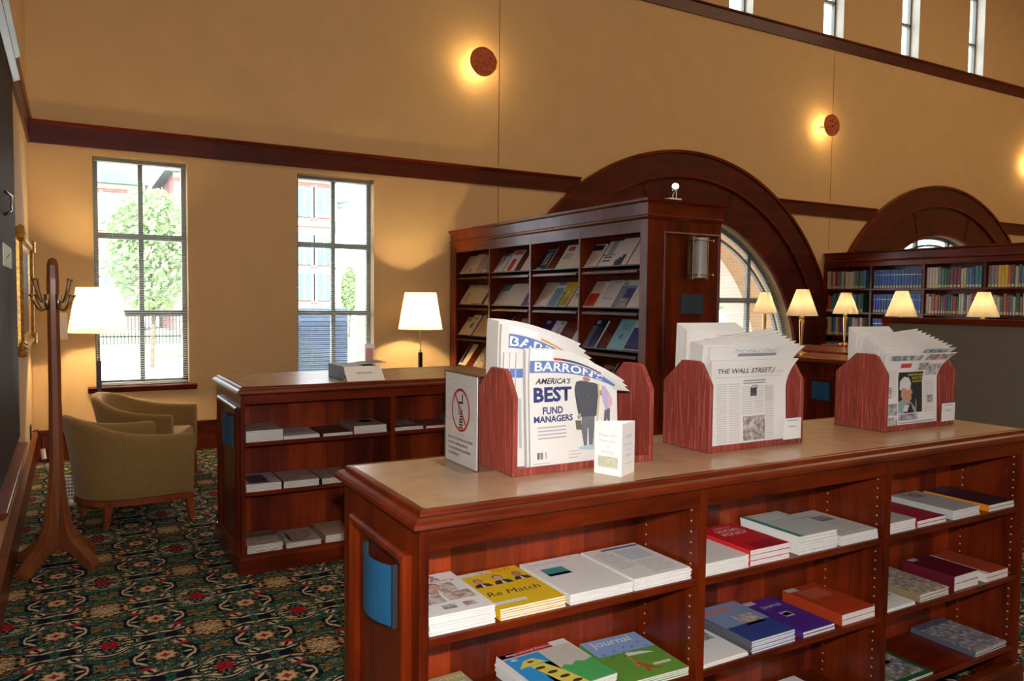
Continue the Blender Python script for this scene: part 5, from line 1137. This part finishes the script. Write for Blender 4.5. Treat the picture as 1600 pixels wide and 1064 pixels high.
MB().tube([(XL+.02, 7.98, .40), (XL+.05, 8.02, .41), (XL+.08, 8.08, .32), (XL+.09, 8.1, .20), (XL+.12, 8.05, .06), (XL+.2, 7.9, .012), (XL+.32, 7.7, .012)], .006).build('cord', M['black'], ou, L, smooth=True)
MB().tube([(XL+.088, 8.10, .22), (XL+.10, 8.08, .13)], .020).tube([(XL+.12, 8.05, .08), (XL+.16, 8.0, .02)], .028).build('plug_adapter', M['white'], ou, L)
wb = empty('waste_bin', (-.01, 6.78, 0), 'white perforated waste bin behind the nearer armchair', 'waste bin'); L = wb.location
b = MB(); x0, x1, y0, y1, z1 = -.075, .055, 6.74, 6.86, .21
b.box(x0, x1, y0, y1, .0, .01); 
for k in range(8): zz = .01+k*.027; b.box(x0, x1, y0, y0+.004, zz, zz+.010); b.box(x0, x1, y1-.004, y1, zz, zz+.010); b.box(x0, x0+.004, y0, y1, zz, zz+.010); b.box(x1-.004, x1, y0, y1, zz, zz+.010)
for k in range(7): xx = x0+k*(x1-x0-.006)/6; b.box(xx, xx+.006, y0, y0+.004, .0, z1); b.box(xx, xx+.006, y1-.004, y1, 0, z1)
for k in range(6): yy = y0+k*(y1-y0-.006)/5; b.box(x0, x0+.004, yy, yy+.006, 0, z1); b.box(x1-.004, x1, yy, yy+.006, 0, z1)
b.box(x0-.003, x1+.003, y0-.003, y0+.005, z1-.012, z1); b.box(x0-.003, x1+.003, y1-.005, y1+.003, z1-.012, z1); b.box(x0-.003, x0+.005, y0, y1, z1-.012, z1); b.box(x1-.005, x1+.003, y0, y1, z1-.012, z1)
b.build('bin_lattice', M['white'], wb, L)

# ------------------------------------------------------------------ index tables with reading lamps
def table(label, x0, x1, y0, y1, panels, plq=None, z=TOP):
    e = empty('index_table', ((x0+x1)/2, (y0+y1)/2, 0), label, 'table', 'counter-height reading tables'); L = e.location
    MB().box(x0+.02, x1-.02, y0+.02, y1-.02, 0, z-.04).build('table_body', M['wood_z'], e, L)
    MB().box(x0-.02, x1+.02, y0-.02, y1+.02, z-.04, z).build('table_top', M['chairwood'], e, L, bevel=.008)
    for a, b_ in panels:
        p = MB(); p.sweep(a+.04, b_-.04, .12, z-.22, [(.04, x0+.02), (.04, x0+.008), (.02, x0+.004), (0, x0+.014), (0, x0+.02)], YZ); p.build('panel_frame', M['wood_z'], e, L)
    if plq: plaque(e, L, *plq, x0+.018, .015)
    return e
table('mahogany reading table with blue plaque, just behind the middle and right newspaper racks', 6.11, 6.72, 3.3, 5.45, [(4.60, 5.05), (3.9, 4.5)], (4.745, 4.945, .70, .87))
table('second reading table row behind the plaque table', 7.12, 8.0, 4.2, 7.5, [(6.0, 7.3), (4.4, 5.8)])
table('farthest reading table, its overhanging top seen under the third lamp', 8.32, 8.95, 4.2, 6.57, [(5.4, 6.4), (4.3, 5.3)])
def table_lamp(x, y, label, z=TOP):
    e = empty('table_lamp', (x, y, z), label, 'table lamp', 'brass table lamps on the reading tables')
    MB().lathe([(.065, .0005), (.065, .012), (.045, .02), (.016, .028)], seg=24).build('lamp_base', M['brass'], e, smooth=False)
    MB().lathe([(.012, .025), (.011, .05), (.024, .30), (.026, .345), (.016, .352), (.016, .36), (.026, .366), (.024, .376), (.010, .384), (.008, .43)], seg=16).build('stem', M['brass'], e, smooth=True)
    s_ = MB(); s_.lathe([(.155, .388), (.060, .655)], seg=32, caps=False); s_.build('lamp_shade', M['shade'], e, smooth=True)
    MB().lathe([(.01, .43), (.024, .47), (.026, .50), (.012, .53), (.002, .535)], seg=12).build('bulb', M['bulb'], e, smooth=True)
    l = lamp('bulb_light', 'POINT', (0, 0, .50), 11, (1, .72, .40), shadow_soft_size=.03); l.parent = e
table_lamp(6.43, 5.344, 'brass table lamp on the nearest reading table, second lamp from the left')
table_lamp(7.85, 7.115, 'brass table lamp before the arched window, leftmost of the five')
table_lamp(8.52, 6.41, 'brass table lamp on the farthest table, in the middle of the five')
table_lamp(7.55, 5.01, 'brass table lamp whose shade shows above the left end of the grey partition')
table_lamp(8.45, 4.67, 'brass table lamp farthest right, above the grey partition')
pt = empty('carrel_partition', (5.78, 3.0, 0), 'grey fabric partition with mahogany cap behind the right newspaper rack', 'partition'); L = pt.location
MB().box(5.762, 5.80, 1.6, 3.92, .08, 1.452).build('fabric_panel', M['partition'], pt, L)
MB().box(5.745, 5.815, 1.6, 3.985, 1.452, 1.50).build('top_cap', M['wood_y'], pt, L, bevel=.004)
MB().box(5.75, 5.81, 3.92, 3.982, 0, 1.452).build('end_post', M['chairwood'], pt, L, bevel=.004)

# ------------------------------------------------------------------ far bookcase with bound volumes
FX = 10.9; fb = empty('far_bookcase', (FX+.3, 6.8, 0), 'long far mahogany bookcase full of bound volumes under the right arch', 'bookcase'); L = fb.location
fbays = [(7.775, 8.605), (6.915, 7.745), (6.035, 6.885), (5.165, 6.005), (4.3, 5.135)]
MB().box(FX, FX+.6, 8.605, 8.645, 0, 2.27).build('end_panel', M['wood_z'], fb, L); MB().box(FX, FX+.6, 4.26, 4.30, 0, 2.27).build('end_panel', M['wood_z'], fb, L)
MB().box(FX+.30, FX+.32, 4.3, 8.605, 0, 2.27).build('back_panel', M['wood_z'], fb, L)
cm = MB(); cm.sweep(FX, FX+.6, 4.26, 8.60, [(-.02, 2.27), (.004, 2.27), (.02, 2.29), (.012, 2.305), (.014, 2.40), (.034, 2.42), (.034, 2.435), (-.02, 2.435)]); cm.box(FX, FX+.6, 4.26, 8.60, 2.27, 2.434); cm.build('cornice', M['wood_y'], fb, L)
for i in range(4): MB().box(FX-.004, FX+.30, fbays[i+1][1], fbays[i][0], 0, 2.27).build('divider', M['wood_z'], fb, L)
MB().box(FX-.001, FX+.02, 4.3, 8.605, 2.20, 2.27).build('apron', M['wood_y'], fb, L)
SHZ = [1.848, 1.472, 1.094, .716, .34]
for (a, b_) in fbays:
    for z in SHZ: MB().box(FX+.002, FX+.30, a+.002, b_-.002, z-.025, z).build('shelf', M['wood_y'], fb, L)
protos = {}
def book(w_, h_, d_, kind):
    k = (round(w_, 3), round(h_, 3), kind)
    if k not in protos:
        mb = MB(); mb.prism([(d_, 0), (.007, 0), (.002, .003), (0, .008), (0, w_-.008), (.002, w_-.003), (.007, w_), (d_, w_)], 0, h_, ident, 0); mb.box(.004, d_-.001, .003, w_-.003, h_-.0, h_+.0006, 1)
        if kind == 'blue':
            mb.box(-.0006, .001, .001, w_-.001, h_*.72, h_*.73, 2)
        o = mb.build('book', [M['book'], M['pages'], M['brass']])
        lb = MB().box(-.0012, -.0002, .008, w_-.008, .008, .045).build('spine_label', plain('label_%d' % len(protos), (.62, .58, .30) if kind != 'white' else (.7, .68, .6), .7), o)
        protos[k] = (o, lb, [False])
    o, lb, used = protos[k]
    if not used[0]: used[0] = True; return o
    c = o.copy(); COL.objects.link(c); l2 = lb.copy(); COL.objects.link(l2); l2.parent = c; return c
PAL = [((.03, .07, .22), 'navy'), ((.32, .03, .05), 'dark red'), ((.55, .50, .40), 'cream'), ((.45, .42, .36), 'pale grey'), ((.05, .20, .22), 'teal'), ((.5, .44, .28), 'buff'), ((.03, .10, .06), 'dark green'), ((.55, .55, .55), 'white'), ((.38, .10, .04), 'rust'), ((.10, .10, .11), 'charcoal'), ((.08, .22, .42), 'sky blue'), ((.20, .16, .12), 'brown')]
ORD = 'first second third fourth fifth sixth seventh eighth ninth tenth eleventh twelfth thirteenth fourteenth fifteenth sixteenth seventeenth eighteenth nineteenth twentieth twenty-first twenty-second twenty-third twenty-fourth'.split()
rowname = {0: 'top shelf', 1: 'second shelf', 2: 'third shelf', 3: 'fourth shelf'}
bayname = ['leftmost bay', 'second bay', 'third bay', 'fourth bay']
rb = random.Random(5)
def fill(bay, row, wbase, hr, mode=None, upto=None, special=None):
    y = fbays[bay][1]-.01; end = fbays[bay][0]+.01 if upto is None else upto; i = 0
    while True:
        w_ = rb.choice([.03, .036, .042, .05]) if mode != 'blue' else .045
        if y-w_ < end: break
        h_ = rb.choice(hr); 
        if mode == 'blue': col, nm, kind = (.025+rb.uniform(0, .01), .11+rb.uniform(-.03, .03), .42+rb.uniform(-.09, .09)), 'blue', 'blue'
        else:
            col, nm = PAL[rb.randrange(len(PAL))]; kind = 'mix'
            if special: 
                s = special(i)
                if s: col, nm, w_, h_ = s
        o = book(w_, h_, .2, kind); o.location = (FX+.03, y-w_, SHZ[row]+.0005); o.color = (*col, 1)
        if mode == 'blue':
            tag(o, 'blue bound volume of matching set, %s, %s of far bookcase' % (rowname[row], bayname[bay]), 'book', 'matching blue volumes, %s, %s' % (rowname[row], bayname[bay]))
        else:
            tag(o, '%s book, %s from left, %s, %s of far bookcase' % (nm, ORD[min(i, 23)], rowname[row], bayname[bay]), 'book', 'books on the %s, %s' % (rowname[row], bayname[bay]))
        y -= w_+.0015; i += 1
fill(0, 0, .04, [.27, .28, .29], upto=7.86)
fill(1, 0, .04, [.285], 'blue')
fill(2, 0, .04, [.27, .28, .30], special=lambda i: [((.55, .52, .48), 'white', .042, .30)]*4+[None]*4 and (((.55, .50, .47), 'white', .042, .30) if i < 4 else ((.16, .03, .05), 'thick maroon', .05, .29) if i in (8, 9, 10) else None))
fill(3, 0, .04, [.28, .30], special=lambda i: ((.25, .23, .25), 'grey', .042, .30) if i < 3 else ((.68, .45, .03), 'yellow', .042, .30) if i < 6 else ((.55, .10, .03), 'orange red', .036, .29) if i < 7 else ((.30, .26, .22), 'taupe', .042, .30) if i > 10 else None)
fill(0, 1, .04, [.25, .28, .30], upto=7.86)
fill(1, 1, .04, [.285], 'blue')
fill(2, 1, .04, [.25, .27, .29])
fill(3, 1, .04, [.25, .27, .29])
fill(0, 2, .04, [.27, .29], upto=7.9)
fill(1, 2, .04, [.285], 'blue', upto=7.3)
fill(0, 3, .04, [.24, .26])
